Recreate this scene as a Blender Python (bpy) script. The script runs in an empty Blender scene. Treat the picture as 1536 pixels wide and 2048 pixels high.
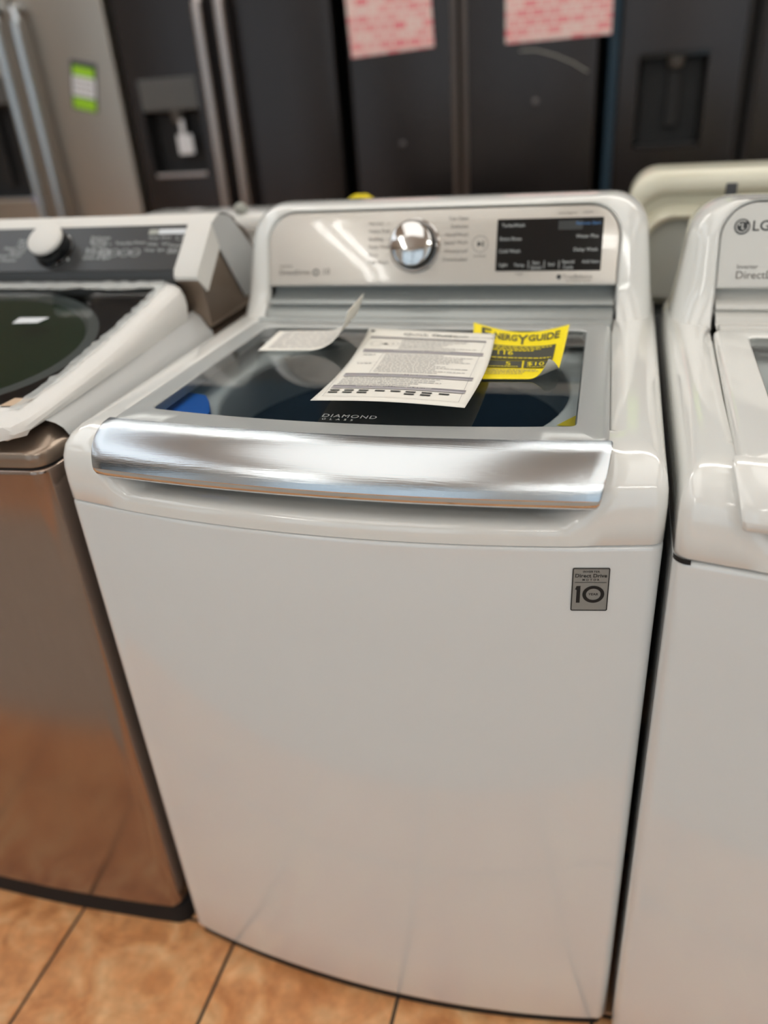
import bpy, math, random
from mathutils import Vector, Matrix
R = math.radians
random.seed(7)
scene = bpy.context.scene
C = scene.collection

# ------------------------------------------------------------------ camera
cam_d = bpy.data.cameras.new('camera'); cam = bpy.data.objects.new('camera', cam_d); C.objects.link(cam)
cam.location = (0.281, -0.707, 1.296)
cam.rotation_euler = (R(60.88), R(3.86), R(15.42))
cam_d.sensor_fit = 'VERTICAL'; cam_d.sensor_height = 36.0; cam_d.lens = 1566 / 2048 * 36
cam_d.clip_start = 0.01
cam_d.dof.use_dof = True; cam_d.dof.focus_distance = 0.85; cam_d.dof.aperture_fstop = 1.9
scene.camera = cam

# ------------------------------------------------------------------ world, exposure
w = bpy.data.worlds.new('world'); scene.world = w; w.use_nodes = True
bg = w.node_tree.nodes['Background']
bg.inputs['Color'].default_value = (0.80, 0.90, 1.0, 1); bg.inputs['Strength'].default_value = 1.05
scene.view_settings.view_transform = 'Standard'; scene.view_settings.look = 'None'
scene.view_settings.gamma = 1.0; scene.view_settings.use_curve_mapping = False
scene.view_settings.exposure = -0.03
TUBE = 32.0; PANEL = 1.38

# ------------------------------------------------------------------ materials
M = {}
def srgb(r, g, b):
    f = lambda c: (c/255/12.92 if c/255 <= .04045 else ((c/255+.055)/1.055)**2.4)
    return (f(r), f(g), f(b), 1)
def mat(name, col, rough=.5, metal=0., coat=0., noise=0., nscale=40., bump=0., bscale=200., stretch=None, emit=0., spec=.5, aniso=0., rnoise=0.):
    m = bpy.data.materials.new(name); m.use_nodes = True; nt = m.node_tree; p = nt.nodes['Principled BSDF']
    p.inputs['Base Color'].default_value = col; p.inputs['Roughness'].default_value = rough
    p.inputs['Metallic'].default_value = metal; p.inputs['Specular IOR Level'].default_value = spec
    if coat: p.inputs['Coat Weight'].default_value = coat; p.inputs['Coat Roughness'].default_value = .04
    if aniso: p.inputs['Anisotropic'].default_value = aniso
    if emit: p.inputs['Emission Color'].default_value = col; p.inputs['Emission Strength'].default_value = emit
    geo = nt.nodes.new('ShaderNodeNewGeometry')
    vec = geo.outputs['Position']
    if stretch:
        mp = nt.nodes.new('ShaderNodeMapping'); mp.inputs['Scale'].default_value = stretch
        nt.links.new(vec, mp.inputs['Vector']); vec = mp.outputs['Vector']
    if noise:
        n = nt.nodes.new('ShaderNodeTexNoise'); n.inputs['Scale'].default_value = nscale; n.inputs['Detail'].default_value = 5
        nt.links.new(vec, n.inputs['Vector'])
        mx = nt.nodes.new('ShaderNodeMix'); mx.data_type = 'RGBA'; mx.blend_type = 'MULTIPLY'
        mx.inputs[0].default_value = 1.
        mr = nt.nodes.new('ShaderNodeMapRange'); mr.inputs['From Min'].default_value = .3; mr.inputs['From Max'].default_value = .7
        mr.inputs['To Min'].default_value = 1 - noise; mr.inputs['To Max'].default_value = 1 + noise
        nt.links.new(n.outputs['Fac'], mr.inputs['Value'])
        mx.inputs[6].default_value = col; nt.links.new(mr.outputs[0], mx.inputs[7]); nt.links.new(mx.outputs[2], p.inputs['Base Color'])
        if rnoise:
            m2 = nt.nodes.new('ShaderNodeMapRange'); m2.inputs['From Min'].default_value = .3; m2.inputs['From Max'].default_value = .7
            m2.inputs['To Min'].default_value = max(.01, rough - rnoise); m2.inputs['To Max'].default_value = rough + rnoise
            nt.links.new(n.outputs['Fac'], m2.inputs['Value']); nt.links.new(m2.outputs[0], p.inputs['Roughness'])
    if bump:
        n = nt.nodes.new('ShaderNodeTexNoise'); n.inputs['Scale'].default_value = bscale; n.inputs['Detail'].default_value = 3
        nt.links.new(vec, n.inputs['Vector'])
        b = nt.nodes.new('ShaderNodeBump'); b.inputs['Strength'].default_value = bump; b.inputs['Distance'].default_value = .002
        nt.links.new(n.outputs['Fac'], b.inputs['Height']); nt.links.new(b.outputs['Normal'], p.inputs['Normal'])
    M[name] = m; return m
def glass(name, tint, ior, rough=.0, bump=0., bscale=20.):
    m = bpy.data.materials.new(name); m.use_nodes = True; nt = m.node_tree
    for n in list(nt.nodes):
        if n.type == 'BSDF_PRINCIPLED': nt.nodes.remove(n)
    out = [n for n in nt.nodes if n.type == 'OUTPUT_MATERIAL'][0]
    t = nt.nodes.new('ShaderNodeBsdfTransparent'); t.inputs['Color'].default_value = tint
    g = nt.nodes.new('ShaderNodeBsdfGlossy'); g.inputs['Roughness'].default_value = rough; g.inputs['Color'].default_value = (1, 1, 1, 1)
    f = nt.nodes.new('ShaderNodeFresnel'); f.inputs['IOR'].default_value = ior
    mx = nt.nodes.new('ShaderNodeMixShader')
    nt.links.new(f.outputs[0], mx.inputs[0]); nt.links.new(t.outputs[0], mx.inputs[1]); nt.links.new(g.outputs[0], mx.inputs[2])
    nt.links.new(mx.outputs[0], out.inputs['Surface'])
    if bump:
        n = nt.nodes.new('ShaderNodeTexNoise'); n.inputs['Scale'].default_value = bscale; n.inputs['Detail'].default_value = 4
        geo = nt.nodes.new('ShaderNodeNewGeometry'); nt.links.new(geo.outputs['Position'], n.inputs['Vector'])
        b = nt.nodes.new('ShaderNodeBump'); b.inputs['Strength'].default_value = bump; b.inputs['Distance'].default_value = .01
        nt.links.new(n.outputs['Fac'], b.inputs['Height']); nt.links.new(b.outputs['Normal'], g.inputs['Normal']); nt.links.new(b.outputs['Normal'], f.inputs['Normal'])
    M[name] = m; return m

mat('white_enamel', srgb(228, 230, 229), .2, coat=1.)
mat('white_plastic', srgb(236, 236, 232), .12, coat=.8)
mat('cream_plastic', srgb(232, 229, 208), .2, coat=.4)
mat('cream_grey', srgb(172, 174, 166), .5)
mat('lid_silver', srgb(188, 191, 190), .3, .35)
mat('insert_grey', srgb(168, 173, 172), .3, .35)
mat('brushed', srgb(202, 208, 213), .2, 1., bump=.10, bscale=60, stretch=(.25, 12, 12))
mat('chrome', srgb(215, 215, 215), .06, 1.)
mat('panel_beige', srgb(206, 201, 193), .28, .4, coat=1., bump=.06, bscale=14, stretch=(1, 1, .6))
mat('panel_white', srgb(214, 213, 208), .3)
mat('black_gloss', srgb(18, 20, 22), .12)
mat('black_matte', srgb(14, 14, 15), .6)
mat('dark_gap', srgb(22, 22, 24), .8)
mat('print_grey', srgb(110, 104, 98), .5)
mat('print_dark', srgb(50, 52, 52), .5)
mat('print_light', srgb(196, 200, 200), .5)
mat('print_blue', srgb(70, 130, 190), .5)
mat('tub_white', srgb(236, 242, 240), .4)
mat('drum_steel', srgb(70, 98, 118), .45, .4)
mat('tub_blue', srgb(30, 125, 235), .4)
mat('bronze', srgb(158, 140, 128), .17, .85, noise=.02, nscale=120, stretch=(1, 1, .2))
mat('bronze_soft', srgb(156, 140, 126), .3, .85)
mat('wrap_paper', srgb(230, 228, 223), .7, bump=.25, bscale=14)
mat('wrap_crumpled', srgb(233, 231, 227), .65, bump=.9, bscale=28)
mat('wrap_grey', srgb(196, 197, 196), .5, bump=.12, bscale=10)
mat('tape_tan', srgb(196, 168, 138), .45)
mat('panel_charcoal', srgb(72, 73, 74), .32, .3)
mat('green_reflection', srgb(70, 108, 66), .5)
mat('ring_pale', srgb(200, 208, 205), .4)
mat('paper_white', srgb(244, 241, 232), .6)
mat('paper_line', srgb(150, 148, 150), .6)
mat('paper_bar', srgb(128, 124, 130), .6)
mat('paper_bar_light', srgb(178, 174, 178), .6)
mat('paper_yellow', srgb(255, 232, 0), .45)
mat('paper_yellow_dark', srgb(66, 66, 54), .6)
mat('paper_back', srgb(176, 176, 166), .6)
mat('sticker_silver', srgb(150, 150, 146), .35, .3)
mat('sticker_yellow', srgb(245, 222, 0), .5)
mat('sticker_navy', srgb(30, 52, 110), .4)
mat('grip_trim', srgb(112, 106, 104), .3, .9)
mat('film_white', srgb(225, 228, 226), .35)
mat('dark_steel', srgb(66, 62, 61), .26, .9, noise=.06, nscale=6, stretch=(1, 1, .05))
mat('dark_steel_trim', srgb(186, 178, 175), .25, .95)
mat('steel', srgb(168, 161, 151), .34, .85, noise=.05, nscale=6, stretch=(1, 1, .05))
mat('steel_handle', srgb(200, 205, 208), .22, 1.)
mat('dispenser_grey', srgb(92, 92, 90), .4, .3)
mat('teal_film', srgb(0, 40, 58), .6)
mat('label_green', srgb(150, 205, 30), .5)
mat('label_navy', srgb(38, 46, 60), .5)
mat('label_white', srgb(222, 226, 230), .5)
mat('blue_tape', srgb(30, 90, 200), .5)
mat('sign_print', srgb(240, 160, 165), .6)
mat('wall_teal', srgb(18, 60, 86), .6, noise=.05, nscale=3)
mat('wall_pale', srgb(205, 203, 196), .8, noise=.03, nscale=3)
mat('ceiling_white', srgb(228, 227, 222), .9)
mat('frame_grey', srgb(80, 82, 84), .5)
mat('grout', srgb(66, 62, 56), .9)
mat('tube', (1, .99, .95, 1), .5, emit=TUBE)
mat('diffuser', (.95, .95, .91, 1), .5, emit=PANEL)
mat('diffuser_cool', (.84, .93, 1, 1), .5, emit=PANEL*1.1)
mat('fixture_white', srgb(235, 235, 232), .5)
glass('lid_glass', (.95, .985, 1, 1), 1.65)
glass('smoked_glass', (.5, .52, .53, 1), 1.55, .05, bump=.06, bscale=10)
glass('clear_film', (.93, .94, .94, 1), 1.35, .08, bump=.5, bscale=60)
glass('window_glass', (.95, .97, .97, 1), 1.45)

M['film_white'].node_tree.nodes['Principled BSDF'].inputs['Alpha'].default_value = .5
# sign: rows of red block print on pale paper
def sign_mat():
    m = M['sign_print']; nt = m.node_tree; p = nt.nodes['Principled BSDF']
    tc = nt.nodes.new('ShaderNodeTexCoord'); mp = nt.nodes.new('ShaderNodeMapping'); mp.inputs['Scale'].default_value = (9, 1, 1)
    bk = nt.nodes.new('ShaderNodeTexBrick'); bk.inputs['Scale'].default_value = 1.0
    bk.inputs['Color1'].default_value = srgb(232, 120, 130); bk.inputs['Color2'].default_value = srgb(238, 205, 200)
    bk.inputs['Mortar'].default_value = srgb(238, 226, 216); bk.inputs['Mortar Size'].default_value = .003
    bk.inputs['Brick Width'].default_value = .052; bk.inputs['Row Height'].default_value = .026
    mp.inputs['Scale'].default_value = (1, 1, 1); mp.inputs['Rotation'].default_value = (R(-90), 0, 0)
    nt.links.new(tc.outputs['Object'], mp.inputs['Vector']); nt.links.new(mp.outputs['Vector'], bk.inputs['Vector'])
    nt.links.new(bk.outputs['Color'], p.inputs['Base Color'])
sign_mat()
def tile_mat():
    m = mat('tile', srgb(204, 142, 90), .3); nt = m.node_tree; p = nt.nodes['Principled BSDF']
    geo = nt.nodes.new('ShaderNodeNewGeometry'); oi = nt.nodes.new('ShaderNodeObjectInfo')
    n1 = nt.nodes.new('ShaderNodeTexNoise'); n1.inputs['Scale'].default_value = 11; n1.inputs['Detail'].default_value = 8; n1.inputs['Distortion'].default_value = 1.2
    n2 = nt.nodes.new('ShaderNodeTexNoise'); n2.inputs['Scale'].default_value = 45; n2.inputs['Detail'].default_value = 6
    for n in (n1, n2): nt.links.new(geo.outputs['Position'], n.inputs['Vector'])
    r1 = nt.nodes.new('ShaderNodeValToRGB'); cr = r1.color_ramp
    cr.elements[0].position = .32; cr.elements[0].color = srgb(206, 136, 82)
    cr.elements[1].position = .72; cr.elements[1].color = srgb(252, 206, 152)
    e = cr.elements.new(.5); e.color = srgb(234, 168, 112)
    nt.links.new(n1.outputs['Fac'], r1.inputs['Fac'])
    mr = nt.nodes.new('ShaderNodeMapRange'); mr.inputs['From Min'].default_value = .3; mr.inputs['From Max'].default_value = .7
    mr.inputs['To Min'].default_value = .86; mr.inputs['To Max'].default_value = 1.1; nt.links.new(n2.outputs['Fac'], mr.inputs['Value'])
    mx = nt.nodes.new('ShaderNodeMix'); mx.data_type = 'RGBA'; mx.blend_type = 'MULTIPLY'; mx.inputs[0].default_value = 1
    nt.links.new(r1.outputs['Color'], mx.inputs[6]); nt.links.new(mr.outputs[0], mx.inputs[7])
    nt.links.new(mx.outputs[2], p.inputs['Base Color'])
tile_mat()

# ------------------------------------------------------------------ mesh helpers
class MB:
    def __init__(s): s.v = []; s.f = []
    def add(s, vs, fs):
        o = len(s.v); s.v += [tuple(p) for p in vs]; s.f += [tuple(i + o for i in f) for f in fs]; return s
    def box(s, a, b):
        (x0, y0, z0), (x1, y1, z1) = a, b
        return s.add([(x0,y0,z0),(x1,y0,z0),(x1,y1,z0),(x0,y1,z0),(x0,y0,z1),(x1,y0,z1),(x1,y1,z1),(x0,y1,z1)],
                     [(0,3,2,1),(4,5,6,7),(0,1,5,4),(1,2,6,5),(2,3,7,6),(3,0,4,7)])
    def quad(s, p): return s.add(p, [(0, 1, 2, 3)])
    def loft(s, rings, close=True, cap0=False, cap1=False):
        n = len(rings[0]); vs = [p for r in rings for p in r]; fs = []
        for k in range(len(rings) - 1):
            for i in range(n if close else n - 1):
                j = (i + 1) % n
                fs.append((k*n + i, k*n + j, (k+1)*n + j, (k+1)*n + i))
        if cap0: fs.append(tuple(reversed(range(n))))
        if cap1: fs.append(tuple((len(rings)-1)*n + i for i in range(n)))
        return s.add(vs, fs)
    def tube(s, pts, r, n=10, cap=True):
        rings = []; pts = [Vector(p) for p in pts]
        for i, p in enumerate(pts):
            t = (pts[min(i+1, len(pts)-1)] - pts[max(i-1, 0)]).normalized()
            a = t.cross(Vector((0, 0, 1)) if abs(t.z) < .9 else Vector((1, 0, 0))).normalized(); b = t.cross(a)
            rr = r[i] if isinstance(r, (list, tuple)) else r
            rings.append([p + a*rr*math.cos(2*math.pi*k/n) + b*rr*math.sin(2*math.pi*k/n) for k in range(n)])
        return s.loft(rings, True, cap, cap)
    def lathe(s, prof, o, ax, n=40):
        ax = Vector(ax).normalized(); a = ax.cross(Vector((1, 0, 0))).normalized(); b = ax.cross(a); o = Vector(o)
        rings = [[o + ax*h + a*(r*math.cos(2*math.pi*k/n)) + b*(r*math.sin(2*math.pi*k/n)) for k in range(n)] for r, h in prof]
        return s.loft(rings, True, True, True)
    def text(s, body, size, mp, align='LEFT', space=1., bold=0.):
        cu = bpy.data.curves.new('t', 'FONT'); cu.body = body; cu.size = size; cu.align_x = align; cu.align_y = 'CENTER'
        cu.resolution_u = 3; cu.space_character = space; cu.offset = bold
        o = bpy.data.objects.new('t', cu); C.objects.link(o)
        me = bpy.data.meshes.new_from_object(o)
        s.add([mp(v.co.x, v.co.y) for v in me.vertices], [tuple(p.vertices) for p in me.polygons])
        bpy.data.meshes.remove(me); bpy.data.objects.remove(o); bpy.data.curves.remove(cu); return s
    def build(s, name, m, parent=None, smooth=40, fix=True, bevel=0., seg=2, loc=None):
        me = bpy.data.meshes.new(name); me.from_pydata(s.v, [], s.f); me.validate()
        if fix:
            import bmesh
            b = bmesh.new(); b.from_mesh(me); bmesh.ops.remove_doubles(b, verts=b.verts, dist=1e-6)
            bmesh.ops.recalc_face_normals(b, faces=b.faces); b.to_mesh(me); b.free()
        if smooth: me.shade_smooth(); me.set_sharp_from_angle(angle=R(smooth))
        me.materials.append(M[m] if isinstance(m, str) else m)
        o = bpy.data.objects.new(name, me); C.objects.link(o)
        if name.endswith(('text', 'print', 'lettering', 'symbol', 'brand_mark', 'brand_mark_cut')): o['kind'] = 'stuff'
        if loc: o.location = loc
        if parent: o.parent = parent
        if bevel:
            md = o.modifiers.new('bevel', 'BEVEL'); md.width = bevel; md.segments = seg; md.limit_method = 'ANGLE'; md.angle_limit = R(40)
            md.harden_normals = False
        return o
def empty(name, loc=(0, 0, 0), rz=0.):
    o = bpy.data.objects.new(name, None); C.objects.link(o); o.location = loc; o.rotation_euler.z = rz; o.empty_display_size = .1; return o
def tag(o, label, cat, group=None):
    o['label'] = label; o['category'] = cat
    if group: o['group'] = group
    return o
def stuff(o): o['kind'] = 'stuff'; return o
def struct(o): o['kind'] = 'structure'; return o
def frame(o, xd, yd, eps=0.):
    o = Vector(o); xd = Vector(xd).normalized(); yd = Vector(yd).normalized(); n = xd.cross(yd)
    return lambda u, v, e=eps: o + xd*u + yd*v + n*e
def sstep(a, b, x):
    t = min(1, max(0, (x - a)/(b - a))); return t*t*(3 - 2*t)
def lerp(a, b, t): return a + (b - a)*t

# ------------------------------------------------------------------ the room
X0, X1, Y0, Y1, ZC = -5.2, 5.0, -3.3, 3.25, 2.9
fl = struct(MB().box((X0-.15, Y0-.15, -.06), (X1+.15, Y1+.15, -.004)).build('floor', 'grout', smooth=0))
T, G = .3015, .0055
tx0, ty0 = .026 + T*0, .02
def tile_pts(i, j):
    return tx0 + i*T + G/2, ty0 + j*T + G/2, tx0 + (i+1)*T - G/2, ty0 + (j+1)*T - G/2
def tile_geo(mb, x0, y0, x1, y1):
    e = .0025; z = 0.
    mb.add([(x0,y0,z-.006),(x1,y0,z-.006),(x1,y1,z-.006),(x0,y1,z-.006),(x0,y0,z-e),(x1,y0,z-e),(x1,y1,z-e),(x0,y1,z-e),
            (x0+e,y0+e,z),(x1-e,y0+e,z),(x1-e,y1-e,z),(x0+e,y1-e,z)],
           [(0,1,5,4),(1,2,6,5),(2,3,7,6),(3,0,4,7),(4,5,9,8),(5,6,10,9),(6,7,11,10),(7,4,8,11),(8,9,10,11)])
tm = MB(); tile_geo(tm, -(T-G)/2, -(T-G)/2, (T-G)/2, (T-G)/2)
t0 = tm.build('tile', 'tile', fl, smooth=0); first = True
rest = MB()
for i in range(-17, 17):
    for j in range(-12, 11):
        a = tile_pts(i, j)
        if a[0] < X0 or a[2] > X1 or a[1] < Y0 or a[3] > Y1: continue
        if -7 <= i < 5 and -9 <= j < 1:
            if first: o = t0; first = False
            else: o = t0.copy(); C.objects.link(o)
            o.location = ((a[0]+a[2])/2, (a[1]+a[3])/2, 0)
        else: tile_geo(rest, *a)
ro = rest.build('tile_field', 'tile', fl, smooth=0, fix=False); ro['kind'] = 'stuff'
mat('runner', srgb(186, 180, 172), .8, noise=.05, nscale=30, bump=.2, bscale=300)
rm = MB()  # unseen runner, added to give the bronze front its grey reflection
P = [(-2.4, -1.75), (1.9, -1.75), (1.9, -.47), (-2.4, -.47)]
rm.loft([[(x, y, .0002) for x, y in P], [(x, y, .0045) for x, y in P], [(x*.998, y + (.004 if y < -1 else -.004), .006) for x, y in P]], True, True, True)
tag(rm.build('added_runner', 'runner', smooth=0), 'added pale grey runner on the tiles, out of view, to be mirrored in the bronze washer front', 'mat')
struct(MB().box((X0-.15, Y0-.15, ZC), (X1+.15, Y1+.15, ZC+.1)).build('ceiling', 'ceiling_white', smooth=0))
struct(MB().box((X0-.15, Y1, -.004), (X1+.15, Y1+.15, ZC)).build('wall_back', 'wall_teal', smooth=0))
struct(MB().box((X0-.15, Y0, -.004), (X0, Y1, ZC)).build('wall_left', 'wall_pale', smooth=0))
struct(MB().box((X1, Y0, -.004), (X1+.15, Y1, ZC)).build('wall_right', 'wall_pale', smooth=0))
# shop front behind the camera: piers, sill and header around three windows
WINS = [(-4.9, -2.6), (-1.8, .15), (.75, 4.6)]
fw = MB(); fw.box((X0-.15, Y0-.15, -.004), (X1+.15, Y0, .25)); fw.box((X0-.15, Y0-.15, 2.72), (X1+.15, Y0, ZC))
xs = [X0-.15] + [v for q in WINS for v in q] + [X1+.15]
for k in range(0, len(xs), 2): fw.box((xs[k], Y0-.15, .25), (xs[k+1], Y0, 2.72))
struct(fw.build('wall_front', 'wall_pale', smooth=0))
for k, (a, b) in enumerate(WINS):
    wm = MB(); e = .05
    wm.box((a, Y0-.1, .25), (b, Y0-.05, .25+e)); wm.box((a, Y0-.1, 2.72-e), (b, Y0-.05, 2.72))
    wm.box((a, Y0-.1, .25+e), (a+e, Y0-.05, 2.72-e)); wm.box((b-e, Y0-.1, .25+e), (b, Y0-.05, 2.72-e))
    mid = (a+b)/2; wm.box((mid-.02, Y0-.1, .25+e), (mid+.02, Y0-.05, 2.72-e))
    wo = struct(wm.build('window_%d' % (k+1), 'frame_grey', smooth=0))
    for (p, q) in ((a+e, mid-.02), (mid+.02, b-e)):
        MB().box((p, Y0-.08, .25+e), (q, Y0-.074, 2.72-e)).build('pane', 'window_glass', wo, smooth=0)

# ceiling lights: long twin-tube fixtures
def ceiling_light(cx, cy, along_x, L, label):
    r = empty('ceiling_light', (cx, cy, ZC), 0 if along_x else R(90))
    MB().box((-L/2, -.035, -.06), (L/2, .035, 0)).build('housing', 'fixture_white', r, smooth=0, bevel=.008)
    for s in (-1, 1):
        MB().tube([(-L/2+.04, s*.07, -.075), (L/2-.04, s*.07, -.075)], .009, 10).build('tube', 'tube', r)
    for s in (-1, 1):
        MB().box((s*(L/2-.03)-.012, -.095, -.095), (s*(L/2-.03)+.012, .095, -.06)).build('end_bracket', 'fixture_white', r, smooth=0)
    tag(r, label, 'light', 'ceiling lights')
for k, (x, y, L, al) in enumerate([(-1.42, -2.5, 1.4, False), (1.5, -2.55, 2.4, True), (-2.2, 2.0, 2.4, True), (1.1, 2.0, 2.4, True)]):
    ceiling_light(x, y, al, L, 'twin tube fluorescent strip on the ceiling, ' + ['by the shop windows, left', 'by the shop windows, right', 'above the pale refrigerators', 'above the dark refrigerators'][k])
def added_panel_light(cx, cy, w_, L, label, dm='diffuser'):  # unseen panels, added for the bright bands mirrored in the lid handle
    r = empty('ceiling_light', (cx, cy, ZC))
    mb = MB(); e = .02
    for a, b in (((-w_/2, -L/2), (w_/2, -L/2+e)), ((-w_/2, L/2-e), (w_/2, L/2)), ((-w_/2, -L/2+e), (-w_/2+e, L/2-e)), ((w_/2-e, -L/2+e), (w_/2, L/2-e))): mb.box((a[0], a[1], -.05), (b[0], b[1], 0))
    mb.build('frame', 'fixture_white', r, smooth=0)
    MB().box((-w_/2+e, -L/2+e, -.04), (w_/2-e, L/2-e, -.02)).build('diffuser', dm, r, smooth=0)
    tag(r, label, 'light', 'ceiling lights')
for x, w_, lab in ((-2.25, 1.0, 'added wide light panel on the ceiling, out of view above the bronze washer'), (-.52, 1.1, 'added wide light panel on the ceiling, out of view above the silver-handled washer'), (1.15, 1.2, 'added wide light panel on the ceiling, out of view above the right-hand white washer'), (3.2, 1.0, 'added wide light panel on the ceiling, out of view at the far right'), (-4.0, 1.0, 'added wide light panel on the ceiling, out of view at the far left')):
    added_panel_light(x, -.2, w_, 3.6, lab, 'diffuser_cool' if x < -2 else 'diffuser')

# ------------------------------------------------------------------ white top-load washers
HW, DEP, BOW = .346, .68, .036
def plan(hw=HW, dep=DEP, b=BOW, rf=.016, rb=.015, nf=44, na=8, ns=14):
    P = []
    xe = hw - rf; yb = -b*(1 - (xe/hw)**2)
    for i in range(nf + 1):
        x = -xe + 2*xe*i/nf; P.append((x, -b*(1 - (x/hw)**2)))
    for i in range(1, na + 1):
        a = -math.pi/2 + math.pi/2*i/na; P.append((xe + rf*math.cos(a), yb + rf + rf*math.sin(a)))
    for i in range(1, ns): P.append((hw, yb + rf + (dep - rb - yb - rf)*i/ns))
    for i in range(0, 4):
        a = math.pi/2*i/3; P.append((hw - rb + rb*math.cos(a), dep - rb + rb*math.sin(a)))
    n = len(P)
    for i in range(1, 9): P.append((hw - rb - 2*(hw - rb)*i/9, dep))
    right = [p for p in P[nf+1:n]]
    for (x, y) in reversed(right): P.append((-x, y))
    return P
PL = plan()
def cabinet(root, white, zt, hw=HW, dep=DEP, zb=.02, pl=None, band=None):
    pl = pl or PL
    def ring(ins, z): return [(x*(1 - ins/hw), ins + y*(1 - 2*ins/dep), z) for x, y in pl]
    mb = MB(); mb.loft([ring(.012, zb), ring(.004, zb+.001), ring(.0008, zb+.004), ring(0, zb+.009)] + [ring(0, zb+.009 + (zt-zb-.015)*k/8) for k in range(1, 9)] +
                       [ring(.0004, zt-.0022), ring(.0015, zt-.0008), ring(.004, zt), ring(.012, zt)], True, True, False)
    return mb.build('cabinet', white, root)
LIDZ = .963
def lid_outline(hwf, hwb, yf, yb, bow, r, nf=30, na=6):
    # closed loop: bowed front, rounded corners; first front left -> right
    P = []
    def front(x): return yf - bow*(1 - (x/hwf)**2)
    xe = hwf - r
    for i in range(nf + 1): x = -xe + 2*xe*i/nf; P.append((x, front(x)))
    y0 = front(xe) + r
    for i in range(1, na + 1): a = -math.pi/2 + math.pi/2*i/na; P.append((xe + r*math.cos(a), y0 + r*math.sin(a)))
    for i in range(1, 8): t = i/8; P.append((lerp(hwf, hwb, t), lerp(y0, yb - r, t)))
    for i in range(0, na + 1): a = math.pi/2*i/na; P.append((hwb - r + r*math.cos(a), yb - r + r*math.sin(a)))
    n = len(P)
    for i in range(1, 12): P.append((hwb - r - 2*(hwb - r)*i/12, yb))
    for (x, y) in reversed(P[nf+1:n]): P.append((-x, y))
    return P
def top_cover(root, white, z0, wf=.2905, wb=.2820):
    def ring(k):
        # (front inset at corner, front inset at scoop, side inset, back inset, height fraction, front-corner factor)
        a, asc, s, c, f = k
        P = []
        for x, y in PL:
            X = x*(1 - s/HW)
            m = (1 - sstep(.255, .297, abs(x)))*(1 - sstep(.06, .12, y)) if y < .3 else 0
            A = lerp(a, asc, m)
            Y = A + y*((DEP - c - A)/DEP)
            top = lerp(.9545, .893, m)
            P.append((X, Y, lerp(z0, top, f)))
        return P
    rings = [ring((.010,.010,.010,.01,0)), ring((.002,.002,.002,0,0)), ring((0,0,0,0,.03)), ring((0,.000,0,0,.30)), ring((.001,.000,.0,0,.50)), ring((.004,.001,.0008,0,.66)),
             ring((.010,.003,.003,0,.80)), ring((.020,.006,.007,0,.90)), ring((.034,.010,.013,.0,.965)), ring((.050,.015,.021,.005,.992)), ring((.066,.020,.030,.01,1.0)), ring((.085,.026,.042,.02,1.0))]
    # lid well: round over the inner edge, then down
    inner = []
    for (dx, dz, dyf, dys) in ((.0, -.0006, .0, .030), (.003, -.004, .001, .038), (.0045, -.012, .002, .050), (.006, -.03, .004, .075), (.012, -.045, .01, .10)):
        P = []
        for (x, y), q in zip(PL, rings[-1]):
            m = (1 - sstep(.255, .297, abs(x)))*(1 - sstep(.06, .12, y)) if y < .3 else 0
            X = q[0]*(1 - (dx + .0085)/.30); Y = q[1] + (lerp(.004, dys - .0*m, m) if y < .3 else -.0) + dyf
            lim = lerp(wf, wb, min(1, max(0, Y/.45))) - dx
            X = max(-lim, min(lim, X))
            if y > .5: Y = min(q[1], .64) - dx
            P.append((X, Y, lerp(q[2] + dz, .893 + dz*.35, m)))
        inner.append(P)
    mb = MB(); mb.loft(rings + inner, True, False, False)
    return mb.build('top_cover', white, root, smooth=50)
def handle(root, m, mt, hx=.2865, xs=None, round_end=0.):
    prof = [(0, .9640), (-.012, .9632), (-.024, .9605), (-.036, .9555), (-.047, .948), (-.0545, .9385), (-.0590, .930), (-.0600, .9265)]
    prof2 = [(-.0600, .9265), (-.0602, .9235), (-.0590, .9195), (-.0560, .9155), (-.0515, .9125), (-.045, .9105), (-.03, .914), (-.01, .922), (.004, .94), (.004, .96)]
    for nm, pr, mm in (('handle', prof, m), ('handle_lip', prof2, mt)):
        if nm == 'handle': pr = [(.004, .955), (.003, .9625)] + pr
        rings = []
        N = 44
        for i in range(N + 1):
            u = -1 + 2*i/N
            # tighten sections at the ends so that the end edge can be rounded
            e = 0
            ring = []
            for (dy, z) in pr:
                h = lerp(hx, hx - .010, (.964 - z)/.053)
                x = u*h
                yt = .038 - .0175*(1 - (x/.2865)**2)
                ring.append((x, yt + dy, z))
            rings.append(ring)
        def shrink(r, f, sgn, d):
            cy = .015; cz = .94
            return [(x + sgn*d, lerp(y, cy, f), lerp(z, cz, f)) for x, y, z in r]
        full = [shrink(rings[0], .10 + round_end, -1, .0028), shrink(rings[0], .03 + round_end*.4, -1, .0022)] + rings + [shrink(rings[-1], .03, 1, .0022), shrink(rings[-1], .10, 1, .0028)]
        mb = MB(); mb.loft(full, nm == 'handle_lip', nm == 'handle_lip', nm == 'handle_lip')
        if nm == 'handle':
            h = mb.build(nm, mm, root, smooth=30)
        else: mb.build(nm, mm, root, smooth=30)
    # dark end caps
    for s in (-1, 1):
        pts = [(dy, z) for dy, z in prof + prof2[1:]]
        x = s*(hx + .0015)
        vs = [(s*(lerp(hx, hx - .010, (.964 - z)/.053) + .0030), .038 + lerp(dy, -.02, .06), lerp(z, .94, .06)) for dy, z in pts]
        vs2 = [(vx - s*.004, vy, vz) for vx, vy, vz in vs]
        mb = MB(); mb.loft([vs, vs2], True, True, True); mb.build('end_cap', 'chrome' if mt == 'chrome' else mt, root, smooth=30)
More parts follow.
